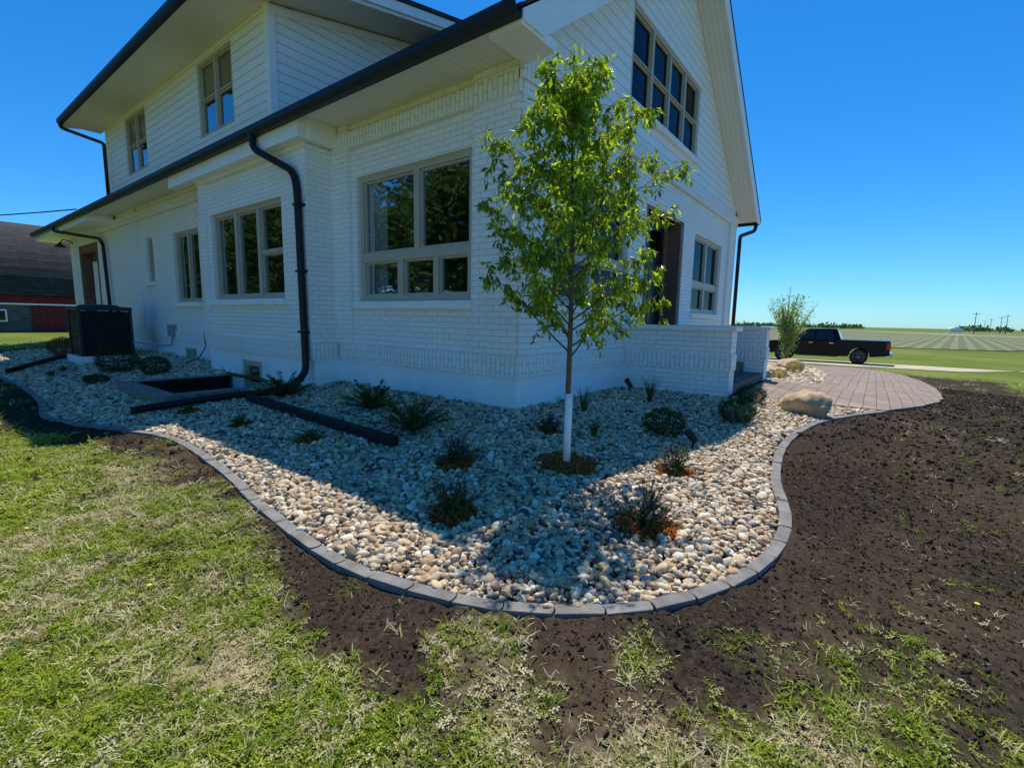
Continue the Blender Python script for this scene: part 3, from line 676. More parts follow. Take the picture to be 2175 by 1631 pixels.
def gpts(x0,x1,y0,y1,dens,dmin,dmax):
    n=int((x1-x0)*(y1-y0)*dens); x=rng.uniform(x0,x1,n); y=rng.uniform(y0,y1,n); d=dist(x,y); k=(d>dmin)&(d<dmax)&~inpoly(x,y,BED)&~inpoly(x,y,PATIO)&~inpoly(x,y,BED2)
    x,y=x[k],y[k]; k=edist(x,y)>.08; x,y=x[k],y[k]
    k=rng.uniform(0,1,len(x))<np.clip(grassamt(x,y)*1.1-.02,0,1)*np.clip(-.15+2.0*fbm(x,y,5,12),0,1); return x[k],y[k]
ps_=[];ss=[]
for args,s0 in (((-7,3,-7,6,4200,.7,4.2),.85),((-9,8,-9,12,1200,4.2,8.5),1.3),((-16,24,-16,26,130,8.5,24),2.2)):
    x,y=gpts(*args); ps_.append(np.stack([x,y,G(x,y)-.004+micro(x,y)*(np.hypot(x-2,y-2)<14)],-1)); ss.append(s0*np.clip(rng.lognormal(0,.28,len(x)),.5,1.7))
P_=np.concatenate(ps_); s=np.concatenate(ss); n=len(P_)
thing(scatter('lawn_grass',P_,np.stack([s,s,s*rng.uniform(.6,1.1,n)],-1),np.stack([rng.normal(0,.15,n),rng.normal(0,.15,n),rng.uniform(0,6.28,n)],-1),tv,M['grass']),'patchy young lawn grass mixed with dry straw','grass',kind='stuff')
M['clod']=simple('soil_clod',(.060,.043,.031),1,.5,40,0,0,.05)
cv=[mkvar('clod_%d'%i,*rockverts(1,i+30,.35,.6),M['clod'],False) for i in range(5)]
ps_=[];ss=[]
for (x0,x1,y0,y1,dn,a,b_,s0) in ((-5,4,-6.5,5,2600,.8,5,.0045),(-6,16,-8,10,420,5,16,.010)):
    n=int((x1-x0)*(y1-y0)*dn); x=rng.uniform(x0,x1,n); y=rng.uniform(y0,y1,n); k=(dist(x,y)>a)&(dist(x,y)<b_)&~inpoly(x,y,BED)&~inpoly(x,y,PATIO)&~inpoly(x,y,BED2); x,y=x[k],y[k]; k=(edist(x,y)>.07)&(rng.uniform(0,1,len(x))>grassamt(x,y)*.85); x,y=x[k],y[k]
    ps_.append(np.stack([x,y,G(x,y)+micro(x,y)],-1)); ss.append(s0*np.clip(rng.lognormal(0,.6,len(x)),.3,3.5))
P_=np.concatenate(ps_); s=np.concatenate(ss); n=len(P_)
thing(scatter('soil_crumbs',P_,np.stack([s,s,s*.8],-1),rng.uniform(0,6.28,(n,3)),cv,M['clod']),'dark brown crumbly soil around the bed','soil',kind='stuff')
M['straw']=simple('straw_bits',(.58,.48,.31),.9,.3,20)
sv=[mkvar('straw_bit',[(-1,-.04,0),(0,-.05,.06),(1,-.02,0),(1,.02,0),(0,.05,.08),(-1,.04,0)],[(0,1,4,5),(1,2,3,4)],M['straw'],False)]
n=60000; x=rng.uniform(-5.5,5,n); y=rng.uniform(-6.5,5,n); k=~inpoly(x,y,BED)&~inpoly(x,y,PATIO)&(dist(x,y)>.8)&(dist(x,y)<8); x,y=x[k],y[k]; k=(edist(x,y)>.08)&(rng.uniform(0,1,len(x))<.12+.9*fbm(x,y,2,55)*grassamt(x,y)+.6*np.clip(fbm(x,y,1.2,91)-.42,0,1)); x,y=x[k],y[k]; n=len(x)
P_=np.stack([x,y,G(x,y)+.006+micro(x,y)],-1); s=rng.uniform(.005,.022,n)
thing(scatter('straw_litter',P_,np.stack([s,s,s],-1),np.stack([rng.normal(0,.2,n),rng.normal(0,.2,n),rng.uniform(0,6.28,n)],-1),sv,M['straw']),'scattered dry straw and dead grass bits','straw',kind='stuff')
# ------------------------------------------------------------------ edging pavers
M['edge']=simple('grey_edging_concrete',(.22,.205,.185),.9,.28,9,.004,0,.15)
seg=smoothpath(EDGE,.235)
for i in range(len(seg)-1):
    a,b_=seg[i],seg[i+1]; c=(a+b_)/2; ang=math.atan2(b_.y-a.y,b_.x-a.x)+random.uniform(-.010,.010); L_=(b_-a).length/2
    c0=g(a.x,a.y); c1=g(b_.x,b_.y); zc=(c0+c1)/2
    m=MB(); hw=.038
    pts=[(-L_+.002,-hw),(L_*.92,-hw),(L_*1.0,-hw*.62),(L_*1.04,0),(L_*1.0,hw*.62),(L_*.92,hw),(-L_+.002,hw),(-L_+.007,hw*.5),(-L_+.010,0),(-L_+.007,-hw*.5)]
    ca,sa=math.cos(ang),math.sin(ang); jit=random.uniform(-.003,.003); n=len(pts)
    v=[(p[0]*ca-p[1]*sa,p[0]*sa+p[1]*ca,-.08+(c1-c0)*p[0]/(2*L_)) for p in pts]+[(p[0]*ca-p[1]*sa,p[0]*sa+p[1]*ca,.014+jit+(c1-c0)*p[0]/(2*L_)) for p in pts]
    m.add([(c.x+q_[0],c.y+q_[1],zc+q_[2]) for q_ in v],[tuple(range(n)),tuple(range(2*n-1,n-1,-1))]+[(k,(k+1)%n,(k+1)%n+n,k+n) for k in range(n)])
    o=m.build('edging_paver',M['edge'],None,bevel=.004,origin=(c.x,c.y,zc))
    thing(o,'grey concrete edging paver along the rock bed','paver','edging pavers around the rock bed')
ww=empty('window_well',(-1.2,5.2,g(-1.2,5.2)),'grey stone window well frame beside the basement window','window well'); zr=g(-1.2,5.2)+.05
m=MB()
for (x0,x1,y0,y1) in ((-2.05,-1.85,4.22,6.28),(-1.85,-.47,4.22,4.42),(-1.85,-.47,6.08,6.28)): m.box(x0,x1,y0,y1,-.8,zr)
m.build('frame',M['edge'],ww,bevel=.012)
m=MB(); m.box(-1.85,-.47,4.42,6.08,-.85,-.75); m.box(-1.849,-1.83,4.421,6.079,-.75,zr-.01); m.box(-1.83,-.47,4.421,4.44,-.75,zr-.01); m.box(-1.83,-.47,6.06,6.079,-.75,zr-.01); m.build('liner',M['rubber'],ww)
def tim(a,b_,w=.06,h=.055):
    a=Vector(a);b_=Vector(b_); c=(a+b_)/2; ang=math.atan2(b_.y-a.y,b_.x-a.x); m=MB(); zc=g(c.x,c.y)+h-.0; dz=(g(b_.x,b_.y)-g(a.x,a.y))/(b_-a).length
    m.obox((c.x,c.y,zc),((b_-a).length/2,w,h),ang,0,dz); return m
thing(tim((-1.30,3.45,0),(-1.46,.27,0),.05,.045).build('landscape_timber',M['timber'],None,bevel=.008),'dark landscape timber lying on river rock','timber')
def pipe(pts,r=.05):
    m=MB(); P=rounded([(a,b_,g(a,b_)+r+.02) for a,b_ in pts],.3)
    Q=[];R2=[]
    for p,q_ in zip(P[:-1],P[1:]):
        k=max(1,int((q_-p).length/.02))
        for t in range(k): Q.append(p.lerp(q_,t/k)); R2.append(r*(1.0 if len(Q)%2 else .86))
    m.tube(Q,R2,10); return m
thing(pipe([(-.98,3.42),(-1.4,3.72),(-1.9,3.88),(-2.46,4.02)]).build('drain_pipe',M['rubber'],None,smooth=True),'black corrugated drain pipe lying on the rock','pipe')
thing(pipe([(-.4,14.3),(-1.2,13.0),(-1.9,12.2),(-2.75,10.6)]).build('drain_pipe',M['rubber'],None,smooth=True),'black corrugated drain pipe lying on the rock','pipe')
# ------------------------------------------------------------------ plants
def leafquad(mb,p,d,nrm,l,w,mi=0,curl=.2):
    d=d.normalized(); s=d.cross(nrm)
    if s.length<1e-3: s=d.cross(Vector((1,0,.1)))
    s.normalize(); n=s.cross(d)
    m=p+d*l*.5+n*curl*l*.2; e=p+d*l-n*curl*l*.25
    mb.add([p,m+s*w*.5+n*w*.18,e,m-s*w*.5+n*w*.18,m],[(0,1,4),(1,2,4),(2,3,4),(3,0,4)],mi)
def rv(): return Vector((random.gauss(0,1),random.gauss(0,1),random.gauss(0,1)))
def plant(kind,x,y,size,label,h=None,cat='shrub',name='shrub'):
    z=g(x,y); m=MB(); z-=.01
    if kind=='yew':
        for k in range(38):
            a=k*2.4+random.random(); el=random.uniform(.3,1.25); ln=size*.56*random.uniform(.55,1.1); pts=[]
            for t in np.linspace(0,1,7):
                r_=ln*t*math.cos(el); zz=ln*t*math.sin(el)*(1-.25*t)+.02
                pts.append(Vector((x+math.cos(a)*r_,y+math.sin(a)*r_,z+zz)))
            m.tube(pts,[.005*(1-.7*t) for t in np.linspace(0,1,7)],4,1)
            for i in range(6):
                for q_ in range(12):
                    p=pts[i].lerp(pts[i+1],random.random()); d=(pts[i+1]-pts[i]).normalized()
                    sd=d.cross(Vector((0,0,1))).normalized()*(1 if q_%2 else -1)
                    leafquad(m,p,d*.7+sd+rv()*.25+Vector((0,0,.2)),Vector((0,0,1)),random.uniform(.035,.065),.014)
        mats=[M['yew'],M['bark']]
    elif kind in('box','gold','rust'):
        H=h or size*.9
        for k in range(int(3400*(size/.45)**2)):
            v=rv().normalized(); rr=random.uniform(.55,1)**.5*(1+.22*noise.noise(v*3+Vector((x,y,0))))
            p=Vector((x+v.x*rr*size*.5,y+v.y*rr*size*.5,z+H*.48+v.z*rr*H*.5))
            if p.z<z: continue
            leafquad(m,p,v+rv()*.6,v,random.uniform(.014,.026),.012)
        for k in range(6):
            a=k; m.tube([(x,y,z-.02),(x+.1*math.cos(a)*size,y+.1*math.sin(a)*size,z+H*.6)],[.006,.003],5,1)
        mats=[{'box':M['box'],'gold':M['yellow'],'rust':M['brownleaf']}[kind],M['bark']]
    elif kind=='salvia':
        for k in range(44):
            a=random.uniform(0,6.28); el=random.uniform(.45,1.45); ln=size*random.uniform(.6,1.05)
            b_=Vector((x+random.gauss(0,.03),y+random.gauss(0,.03),z)); d=Vector((math.cos(a)*math.cos(el),math.sin(a)*math.cos(el),math.sin(el)))
            e=b_+d*ln; m.tube([b_,b_+d*ln*.5+Vector((0,0,.01)),e],[.003,.0022,.0015],4,1)
            for q_ in range(16):
                t=random.uniform(.08,.85); leafquad(m,b_+d*ln*t,rv()+d*.5+Vector((0,0,.2)),Vector((0,0,1)),random.uniform(.02,.04),.016)
            if k%2==0:
                for q_ in range(18): leafquad(m,e-d*ln*random.uniform(0,.28),rv(),d,.013,.010,2)
        mats=[M['salvia'],M['bark'],M['flower']]
    elif kind=='grass':
        for k in range(90):
            a=random.uniform(0,6.28); ln=size*random.uniform(.6,1.1); sp=random.uniform(.1,.6)
            w_=.0035; V_=[]
            for t in (0,.35,.7,1):
                cx_=x+math.cos(a)*(.02+sp*ln*t**1.8); cy_=y+math.sin(a)*(.02+sp*ln*t**1.8); cz=z+ln*(t-.28*sp*t*t)
                ww_=w_*(1-t*.8); V_+=[(cx_-math.sin(a)*ww_,cy_+math.cos(a)*ww_,cz),(cx_+math.sin(a)*ww_,cy_-math.cos(a)*ww_,cz)]
            m.add(V_,[(0,1,3,2),(2,3,5,4),(4,5,7,6)])
        mats=[M['salvia']]
    elif kind=='hosta':
        for k in range(26):
            a=k*2.4; el=random.uniform(.15,1.0); d=Vector((math.cos(a)*math.cos(el),math.sin(a)*math.cos(el),math.sin(el)))
            leafquad(m,Vector((x,y,z+.01))+d*.02,d,Vector((0,0,1)),size*random.uniform(.35,.6),.035,0,.6)
        mats=[M['salvia']]
    o=m.build(name,mats,None,fix=False,origin=(x,y,z)); return thing(o,label,cat)
yl='low spreading dark green yew in river rock'
for x,y,s_ in ((-.98,3.20,.85),(-.76,1.55,.78),(-1.08,.44,.9)): plant('yew',x,y,s_,yl,name='yew_shrub')
bl='rounded dark green boxwood shrub in river rock'
for x,y,s_ in ((.66,-1.44,.42),(1.73,-1.91,.40),(2.72,-1.86,.36)): plant('box',x,y,s_,bl,h=s_*.68,name='boxwood_shrub')
for x,y,s_ in ((-1.42,-.47,.23),(-2.05,-1.05,.26),(-.35,-1.89,.27),(-1.39,-2.07,.32),(-.31,-.64,.2)): plant('salvia',x,y,s_,'small purple flowering salvia with orange mulch ring',None,'plant','salvia_plant')
for x,y,s_ in ((.71,-.47,.36),(2.08,-.73,.42),(-.05,-1.0,.2)): plant('grass',x,y,s_,'thin clump of green ornamental grass in rock',None,'plant','ornamental_grass')
for x,y,s_ in ((-1.77,1.17,.27),(-1.90,2.34,.25),(-1.98,3.58,.22),(-2.32,9.3,.3),(-2.04,9.9,.3)): plant('hosta',x,y,s_,'small hosta with broad leaves in the rock bed',None,'plant','hosta_plant')
for x,y,s_ in ((-1.46,8.65,.7),(-1.2,7.43,.5),(-2.03,7.5,.35)): plant('box',x,y,s_,'leafy green shrub near the basement window',h=s_*.7 if s_>.45 else .15,name='leafy_shrub')
plant('rust',-1.39,13.5,.7,'russet brown dry shrub by the wall',h=.5,name='russet_shrub')
plant('gold',7.6,-1.5,.30,'small golden yellow shrub beside the patio',h=.22,name='golden_shrub'); plant('gold',9.6,-1.55,.40,'small golden yellow shrub beside the patio',h=.30,name='golden_shrub')
M['dandy']=simple('dandelion_yellow',(.85,.6,.02),.7,.1,50)
for x,y in ((-1.05,-3.62),(-3.75,.95),(-4.2,1.8),(-3.5,-.4)):
    z=g(x,y)+micro(np.array([x]),np.array([y]))[0]; m=MB(); m.tube([(x,y,z),(x+.004,y,z+.04)],.0015,5,1); m.lathe([(.003,0),(.012,.006),(.011,.010),(.004,.013)],(x+.004,y,z+.038),'z',12)
    thing(m.build('dandelion',[M['dandy'],M['yew']],None,origin=(x,y,z)),'tiny yellow dandelion flower in the lawn','flower','dandelions in the lawn')
M['boulder']=simple('tan_boulder',(.50,.35,.21),.85,.4,5,.02,0,.3,14)
def boulder(x,y,sx,sy,sz,seed,label):
    V_,F_=rockverts(4,seed,.22,1); z=g(x,y)+sz*.5
    V_=[(x+a*sx,y+b_*sy,z+c*sz+ .03*noise.noise(Vector((a,b_,c))*4)) for a,b_,c in V_]
    m=MB(); m.add(V_,F_); thing(m.build('boulder',M['boulder'],None,smooth=True,origin=(x,y,g(x,y))),label,'rock')
boulder(2.78,-2.50,.25,.22,.19,8,'tan rounded boulder at the bed corner by the patio')
for i,(x,y,s_) in enumerate(((14.5,-.9,.45),(17,-.6,.4),(19,-.2,.45),(12.5,-1.0,.3))): boulder(x,y,s_,s_*.8,s_*.5,11+i,'grey boulder in the rock bed beside the patio')
def spot(x,y,yaw):
    z=g(x,y); m=MB(); m.tube([(x,y,z-.05),(x,y,z+.09)],.010,8); d=Vector((math.cos(yaw)*.7,math.sin(yaw)*.7,.7)); p=Vector((x,y,z+.1))
    m.tube([p-d*.05,p-d*.045,p+d*.05,p+d*.10],[.022,.032,.036,.040],14)
    thing(m.build('garden_spotlight',M['black'],None,smooth=False,origin=(x,y,z)),'black garden spotlight staked in the river rock','light','garden spotlights')
spot(.45,-1.80,1.6); spot(2.5,-.25,1.2)
# ------------------------------------------------------------------ TREE
tx,ty=-.87,-1.18; tz=g(tx,ty)-.03
tree=empty('young_tree',(tx,ty,tz),'slender young leafy tree with white trunk guard','tree')
random.seed(11)
trunk=MB(); lead=[]
for i in range(16):
    t=i/15; z=tz+3.15*t; lead.append(Vector((tx+.03*math.sin(t*7)*t-.03*t,ty+.03*math.cos(t*6)*t+.03*t,z)))
trunk.tube(lead,[.023*(1-t/15)**.8+.003 for t in range(16)],10)
def rad(z):
    zz=[.80,1.0,1.2,1.4,1.75,2.1,2.35,2.55,2.75,3.0]; rr=[.35,.62,.78,.80,.77,.74,.66,.48,.27,.08]
    return float(np.interp(z,zz,rr))
leafs=MB()
def leafcluster(p,d,n,r_):
    for _ in range(n):
        q_=p+rv()*r_; dd=Vector((random.gauss(0,.55),random.gauss(0,.55),-1+random.gauss(0,.55)))+d*.35
        if q_.z<.62: continue
        leafquad(leafs,q_,dd,rv(),random.uniform(.045,.082),random.uniform(.018,.030),0,random.uniform(-.1,.7))
def lp(z):
    t=(z-tz)/3.15*15; i=int(max(0,min(14,t))); return lead[i].lerp(lead[i+1],t-i)
nbr=50
for k in range(nbr):
    zt=.70+1.80*(k/nbr)**.92; a=k*2.399+random.uniform(-.3,.3); st_=lp(zt)
    zend=min(2.82,zt+random.uniform(.28,.62)); R_e=rad(zend)*random.uniform(.62,1.05)
    pts=[]; n=9
    for i in range(n):
        t=i/(n-1); rr=R_e*(t**.85); zz=zt+(zend-zt)*(1.5*t-.5*t*t)
        pts.append(Vector((st_.x+math.cos(a+.25*t)*rr,st_.y+math.sin(a+.25*t)*rr,zz))+rv()*.012*t)
    trunk.tube(pts,[max(.0016,.010*(1-i/(n-1))*(1-zt/4)) for i in range(n)],6)
    for i in range(2,n):
        for q_ in range(3):
            b0=pts[i]; dd=(Vector((math.cos(a),math.sin(a),0))*.4+rv()*.7+Vector((0,0,random.uniform(-.5,.8)))).normalized()
            ln=random.uniform(.07,.18)*(1.1-.3*i/n); e=b0+dd*ln*.6; e2=e+(dd*.5+Vector((0,0,-.7)))*ln*.5
            trunk.tube([b0,e,e2],[.0025,.0018,.001],4)
            for s_ in range(random.choice((2,4,6,7))):
                t=random.random(); p=b0.lerp(e,t) if random.random()<.5 else e.lerp(e2,t)
                leafcluster(p,dd,random.choice((1,2,3)),.016)
for i in range(50):
    z=random.uniform(2.05,2.95); p=lp(z); r_=.08*(3.15-z); p=p+Vector((random.gauss(0,r_),random.gauss(0,r_),random.uniform(0,.06))); leafcluster(p,Vector((0,0,.4)),5,.03)
trunk.build('trunk',M['bark'],tree,smooth=True,fix=False)
leafs.build('crown',M['leaf'],tree,smooth=False,fix=False)
MB().tube([(tx,ty,tz),(tx,ty,tz+.3),(tx+.003,ty,tz+.61)],[.032,.030,.029],14).build('trunk_guard',M['guard'],tree,smooth=True)
sx,sy=21.0,.2; sz=g(sx,sy); sap=empty('sapling',(sx,sy,sz),'sparse pale green sapling standing near the parked pickup','tree')
t2=MB(); l2=MB()
for k in range(40):
    a=random.uniform(0,6.28); z0=random.uniform(.05,1.6); ln=random.uniform(1.2,2.4)*(1-.12*z0); sp=random.uniform(.15,.5)
    p0=Vector((sx,sy,sz+z0)); pts=[p0+Vector((math.cos(a)*sp*ln*t,math.sin(a)*sp*ln*t,ln*t)) for t in (0,.3,.6,1)]
    t2.tube(pts,[.025,.018,.012,.005],5)
    for q_ in range(110):
        t=random.uniform(.15,1); i=min(2,int(t*3)); p=pts[i].lerp(pts[i+1],random.random())+rv()*.09
        leafquad(l2,p,rv()+Vector((0,0,.6)),rv(),random.uniform(.06,.11),.05)
t2.tube([(sx,sy,sz),(sx,sy,sz+3.6)],[.05,.01],8); t2.build('trunk',M['bark'],sap,smooth=True,fix=False)
M['saleaf']=leafmat('sapling_leaf',[(.18,.25,.06),(.30,.38,.12),(.42,.48,.2)],.4,.5,'island'); l2.build('crown',M['saleaf'],sap,fix=False)
# ------------------------------------------------------------------ TRUCK
M['carpaint']=simple('black_truck_paint',(.005,.006,.009),0.25,.1,3,0,0,.2); M['tyre']=simple('tyre_rubber',(.015,.015,.015),.85,.1,10); M['rim']=simple('alloy_rim',(.14,.14,.15),.4,.1,10,0,.6)
M['carglass']=simple('car_glass',(.012,.015,.018),.06,.1,3,0,0,.6); M['lampred']=simple('red_lamp',(.35,.01,.01),.2,.1,3); M['lampw']=simple('clear_lamp',(.6,.6,.6),.2,.1,3); M['chrome']=simple('chrome',(.6,.6,.62),.15,.05,3,0,1)
X0=27.45; zt_=g(28.4,-.9)+.03
truck=empty('pickup_truck',(X0+1,-.85,zt_),'shiny black crew cab pickup parked on the dirt drive','pickup truck')
yF,yR=2.15,-3.75; T=lambda y,z:(y,zt_+z)
prof=[T(yF,.45),T(yF+.02,.95),T(yF-.1,1.12),T(1.0,1.22),T(.75,1.24),T(-1.55,1.26),T(-1.6,1.30),T(yR+.02,1.30),T(yR,.55),T(yR+.15,.5)]
def arch(yc,r=.47,n=9): return [T(yc+r*math.cos(math.pi*i/n+math.pi)*1, .42+r*math.sin(math.pi*i/n)) for i in range(n+1)]
prof+= arch(-2.45)+[T(-1.7,.40),T(.4,.40)]+arch(1.15)
MB().prism(prof,'x',X0,X0+2.0).build('body',M['carpaint'],truck,bevel=.035)
c=MB(); x0,x1=X0+.06,X0+1.94; xi=.20
vs=[(x0,.85,zt_+1.21),(x0,-1.6,zt_+1.25),(x1,-1.6,zt_+1.25),(x1,.85,zt_+1.21),(x0+xi,-.02,zt_+1.87),(x0+xi,-1.35,zt_+1.89),(x1-xi,-1.35,zt_+1.89),(x1-xi,-.02,zt_+1.87)]
c.add(vs,[(0,3,2,1),(4,5,6,7),(0,1,5,4),(1,2,6,5),(2,3,7,6),(3,0,4,7)]); c.build('cab',M['carpaint'],truck,bevel=.05)
def sidepane(wn,ya,yb,za,zb,yc,yd,s_):
    def px(z):
        t=(z-1.23)/(1.88-1.23); return (x0+xi*t-.012) if s_==0 else (x1-xi*t+.012)
    wn.add([(px(za),ya,zt_+za),(px(za),yb,zt_+za),(px(zb),yd,zt_+zb),(px(zb),yc,zt_+zb)],[(0,1,2,3)])
for s_ in (0,1):
    for ar in ((.60,-.32,1.29,1.80,.02,-.36),(-.40,-1.28,1.29,1.80,-.44,-1.18)):
        wn=MB(); sidepane(wn,*ar,s_); wn.build('window',M['carglass'],truck,fix=False)
wn=MB(); wn.add([(x0+.12,.80,zt_+1.27),(x1-.12,.80,zt_+1.27),(x1-xi-.04,.06,zt_+1.83),(x0+xi+.04,.06,zt_+1.83)],[(0,1,2,3)]); wn.build('windscreen',M['carglass'],truck,fix=False)
wn=MB(); wn.add([(x0+.15,-1.595,zt_+1.32),(x1-.15,-1.595,zt_+1.32),(x1-xi-.08,-1.41,zt_+1.80),(x0+xi+.08,-1.41,zt_+1.80)],[(0,1,2,3)]); wn.build('rear_window',M['carglass'],truck,fix=False)
for yc in (-2.45,1.15):
    for xc in (X0+.0,X0+1.74):
        wo=MB().lathe([(.30,0),(.39,.015),(.41,.06),(.41,.20),(.39,.245),(.30,.26)],(xc,yc,zt_+.41),'x',28).build('wheel',M['tyre'],truck,smooth=False)
        rm=MB(); xo=xc-.004 if xc<X0+1 else xc+.264; sg=-1 if xc<X0+1 else 1
        rm.lathe([(.05,0),(.06,.02*sg)],(xo,yc,zt_+.41),'x',16)
        for k in range(6):
            a=k*math.pi/3; rm.tube([(xo,yc+.04*math.cos(a),zt_+.41+.04*math.sin(a)),(xo,yc+.25*math.cos(a),zt_+.41+.25*math.sin(a))],.024,6)
        rm.tube([(xo,yc+.255*math.cos(a),zt_+.41+.255*math.sin(a)) for a in np.linspace(0,6.283,25)],.018,6,cap=False)
        rm.build('rim',M['rim'],wo,fix=False)
MB().box(X0-.01,X0+.30,yF-.06,yF+.03,zt_+.80,zt_+1.0).build('headlight',M['lampw'],truck)
MB().box(X0+1.70,X0+2.01,yF-.06,yF+.03,zt_+.80,zt_+1.0).build('headlight',M['lampw'],truck)
for xa in (X0-.012,X0+1.87): MB().box(xa,xa+.14,yR-.015,yR+.16,zt_+.85,zt_+1.2).build('tail_light',M['lampred'],truck)
MB().box(X0+.1,X0+1.9,yR-.14,yR-.005,zt_+.48,zt_+.66).build('bumper',M['chrome'],truck,bevel=.02)
MB().box(X0+.0,X0+2.0,yF+.01,yF+.14,zt_+.42,zt_+.66).build('bumper',M['chrome'],truck,bevel=.02)
for xa,xb in ((X0-.22,X0+.02),(X0+1.98,X0+2.22)): MB().box(xa,xb,.42,.55,zt_+1.25,zt_+1.45).build('mirror',M['carpaint'],truck,bevel=.02)
for yy in (-.18,-1.15): MB().box(X0-.03,X0-.002,yy-.12,yy+.08,zt_+1.08,zt_+1.12).build('door_handle',M['chrome'],truck)
MB().box(X0-.05,X0+.0,-1.5,.5,zt_+.36,zt_+.40).build('running_board',M['tyre'],truck)
# ------------------------------------------------------------------ BARN
bx0,bx1,by=-30,32,66; bz=-1.35
barn=empty('barn',(0,by,bz),'long red and grey barn with curved dark shingle roof','barn')
M['barnroof']=brickmat('weathered_shingle_roof',(.06,.056,.054),(.034,.032,.031),(.02,.02,.02),bw=1.2,rh=.35,ms=.03,rough=.95,grime=.4)
M['barnred']=simple('red_barn_paint',(.15,.012,.013),.8,.25,.6); M['block']=brickmat('grey_stone_block',(.13,.12,.11),(.08,.075,.07),(.17,.16,.15),bw=.8,rh=.35,ms=.03,rough=.95,grime=.3)
m=MB(); n=14; pr=[]
for i in range(n+1):
    t=i/n; a=t*math.pi*.5; pr.append((by-.5+8.5*(1-math.cos(a)),2.45+8.0*math.sin(a)**.95))
pr2=[(2*(by+8)-p[0],p[1]) for p in pr[::-1][1:]]
m.prism(pr+pr2,'x',bx0,bx1); m.build('roof',M['barnroof'],barn,smooth=False)
MB().box(bx0+.5,bx1-.5,by+.1,by+15.8,bz-1,2.43).build('wall',M['block'],barn)
MB().box(bx0+.4,bx1-.4,by-.02,by+.09,1.65,2.42).build('fascia',M['barnred'],barn)
MB().box(bx0+.4,bx1-.4,by-.05,by+.09,1.50,1.645).build('trim_board',M['trim'],barn)
for a in (5.2,-8,19):
    m=MB(); m.box(a,a+3.3,by-.05,by+.09,bz,1.45)
    for k in range(6): m.box(a+.1+k*.52,a+.55+k*.52,by-.08,by-.052,bz+.1,1.4)
    m.build('door',M['barnred'],barn)
for a in (2.2,-3,12):
    m=MB(); m.box(a,a+1.2,by-.03,by+.09,-.2,1.0); wo=m.build('window',M['trim'],barn); m=MB(); m.box(a+.12,a+1.08,by-.05,by-.032,-.08,.88); m.build('glass',M['carglass'],wo)
# ------------------------------------------------------------------ far trees and buildings
m=MB(); random.seed(5)
for i in range(420):
    y=random.uniform(-150,120); x=random.uniform(520,640)
    if vnoise(np.array([y]),np.array([0.]),.05,4)[0]<.42: continue
    hh=random.uniform(1.8,4.6); c=Vector((x,y,-1.3+hh*.5))
    for k in range(14):
        v=rv().normalized()*random.uniform(.4,1); leafquad(m,c+Vector((v.x*hh*.8,v.y*hh*.8,v.z*hh*.5)),rv(),rv(),hh*.6,hh*.4)
thing(m.build('distant_tree_line',M['farleaf'],None,fix=False),'distant dark green tree line along the flat horizon','trees',kind='stuff')
sh=empty('shed',(398,-42,-1.3),'small pale distant farm shed in the fields','shed'); MB().box(395,402,-45,-39,-1.3,.6).build('wall',M['trim'],sh)
MB().prism([(-45.5,.6),(-42,1.8),(-38.5,.6)],'x',394.5,402.5).build('roof',M['sill'],sh)
for i,(x,y) in enumerate(((300,-49),(340,-53),(420,-60),(260,-34),(520,-70))):
    m=MB(); m.tube([(x,y,-1.4),(x,y,7.5)],[.16,.10],6); m.box(x-.06,x+.06,y-1.1,y+1.1,6.7,6.85)
    thing(m.build('utility_pole',M['bark'],None),'thin wooden utility pole in the far fields','pole','utility poles across the fields')
cm=MB(); random.seed(3)
for k in range(60):
    c=rv().normalized(); c=Vector((c.x*2.6*random.uniform(.3,1),c.y*2.6*random.uniform(.3,1),5.2+c.z*3.0*random.uniform(.3,1)))
    for q_ in range(90):
        p=c+rv()*.42; leafquad(cm,p,rv(),rv(),.28,.2)
tm=MB(); tm.tube([(0,0,-.3),(0,0,2.5),(.2,.1,6)],[.25,.2,.06],8)
for k in range(7): a=k*.9; tm.tube([(0,0,2+k*.4),(math.cos(a)*1.8,math.sin(a)*1.8,4+k*.45)],[.09,.03],6)
crown0=cm.build('crown',M['farleaf'],None,fix=False); trunk0=tm.build('trunk',M['bark'],None,fix=False)
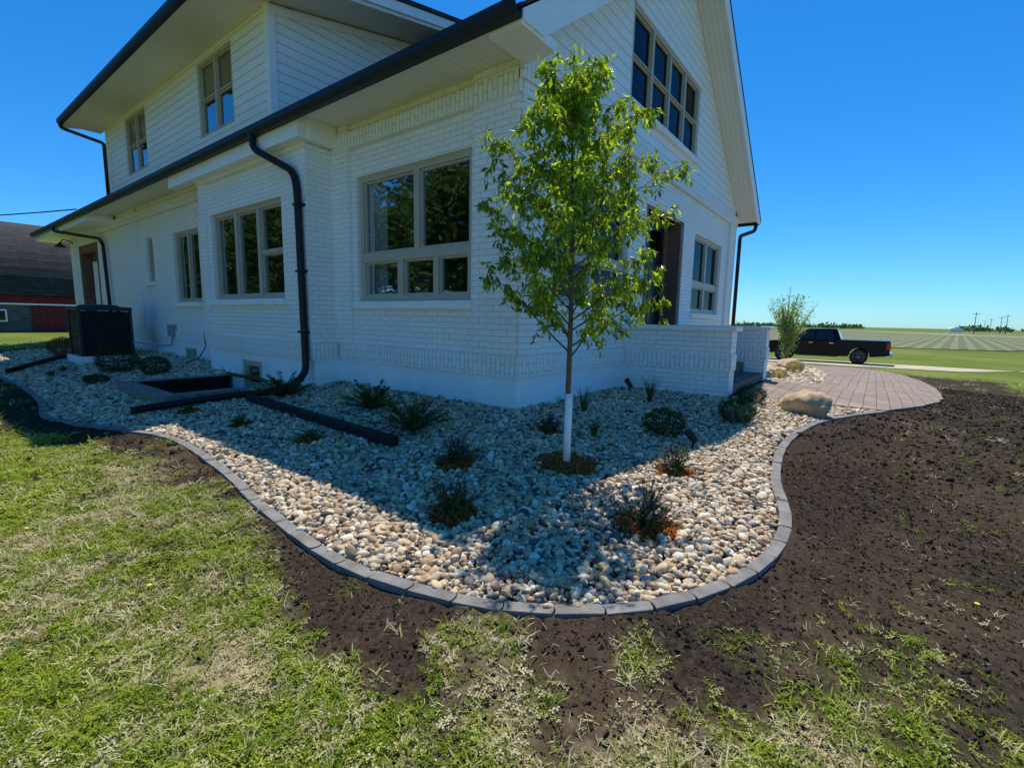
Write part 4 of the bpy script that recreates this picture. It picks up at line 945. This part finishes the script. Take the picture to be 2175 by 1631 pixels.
for i,(x,y,s_) in enumerate(((-15,15,1.3),(-18,21,1.45),(-14,26,1.4),(-22,11,1.45),(-21,31,1.5),(-10.5,24,1.1),(-11,33,1.4),(-12,42,1.5),(-17,38,1.5))):
    e=empty('shade_tree',(x,y,g(x,y)),'mature leafy shade tree standing on the lawn','tree','shade trees on the lawn'); e.scale=(s_,s_,s_); e.rotation_euler=(0,0,i*1.3)
    for src in (crown0,trunk0):
        o=src if i==0 else src.copy()
        if i: COL.objects.link(o)
        o.parent=e; o.location=(0,0,0)
# ------------------------------------------------------------------ CAMERA, LIGHT, SKY
cam=bpy.data.cameras.new('camera'); co=bpy.data.objects.new('camera',cam); COL.objects.link(co); scene.camera=co
cam.sensor_width=36; cam.lens=1010/2175*36; cam.clip_start=.05; cam.clip_end=4000
co.location=(-4.1607,-3.0994,1.0); co.rotation_euler=(1.43608,-.01967,-.91921)
sd=Vector((.405,.215,1)).normalized(); el=math.asin(sd.z); az_=math.atan2(sd.x,sd.y)
sl=bpy.data.lights.new('sun','SUN'); sl.energy=5.0; sl.angle=math.radians(.5); sl.color=(1,.96,.88); so=bpy.data.objects.new('sun',sl); COL.objects.link(so); so.rotation_euler=(-sd).to_track_quat('-Z','Y').to_euler(); so.location=(20,10,40)
wd=bpy.data.worlds.new('World'); scene.world=wd; wd.use_nodes=True; nt=wd.node_tree; nt.nodes.clear()
sk=N(nt,'ShaderNodeTexSky'); sk.sky_type='NISHITA'; sk.sun_disc=False; sk.sun_elevation=el; sk.sun_rotation=az_; sk.air_density=1.0; sk.dust_density=.2; sk.ozone_density=2.0; sk.altitude=300
tint=mix(nt,1.0,sk.outputs[0],(.49,.87,1.24),'MULTIPLY')
hs=N(nt,'ShaderNodeHueSaturation'); hs.inputs['Saturation'].default_value=1.12; L(nt,tint,hs.inputs['Color'])
bg=N(nt,'ShaderNodeBackground'); bg.inputs['Strength'].default_value=.125; ow=N(nt,'ShaderNodeOutputWorld'); L(nt,hs.outputs[0],bg.inputs[0]); L(nt,bg.outputs[0],ow.inputs[0])
scene.view_settings.view_transform='Standard'; scene.view_settings.look='None'; scene.view_settings.exposure=0
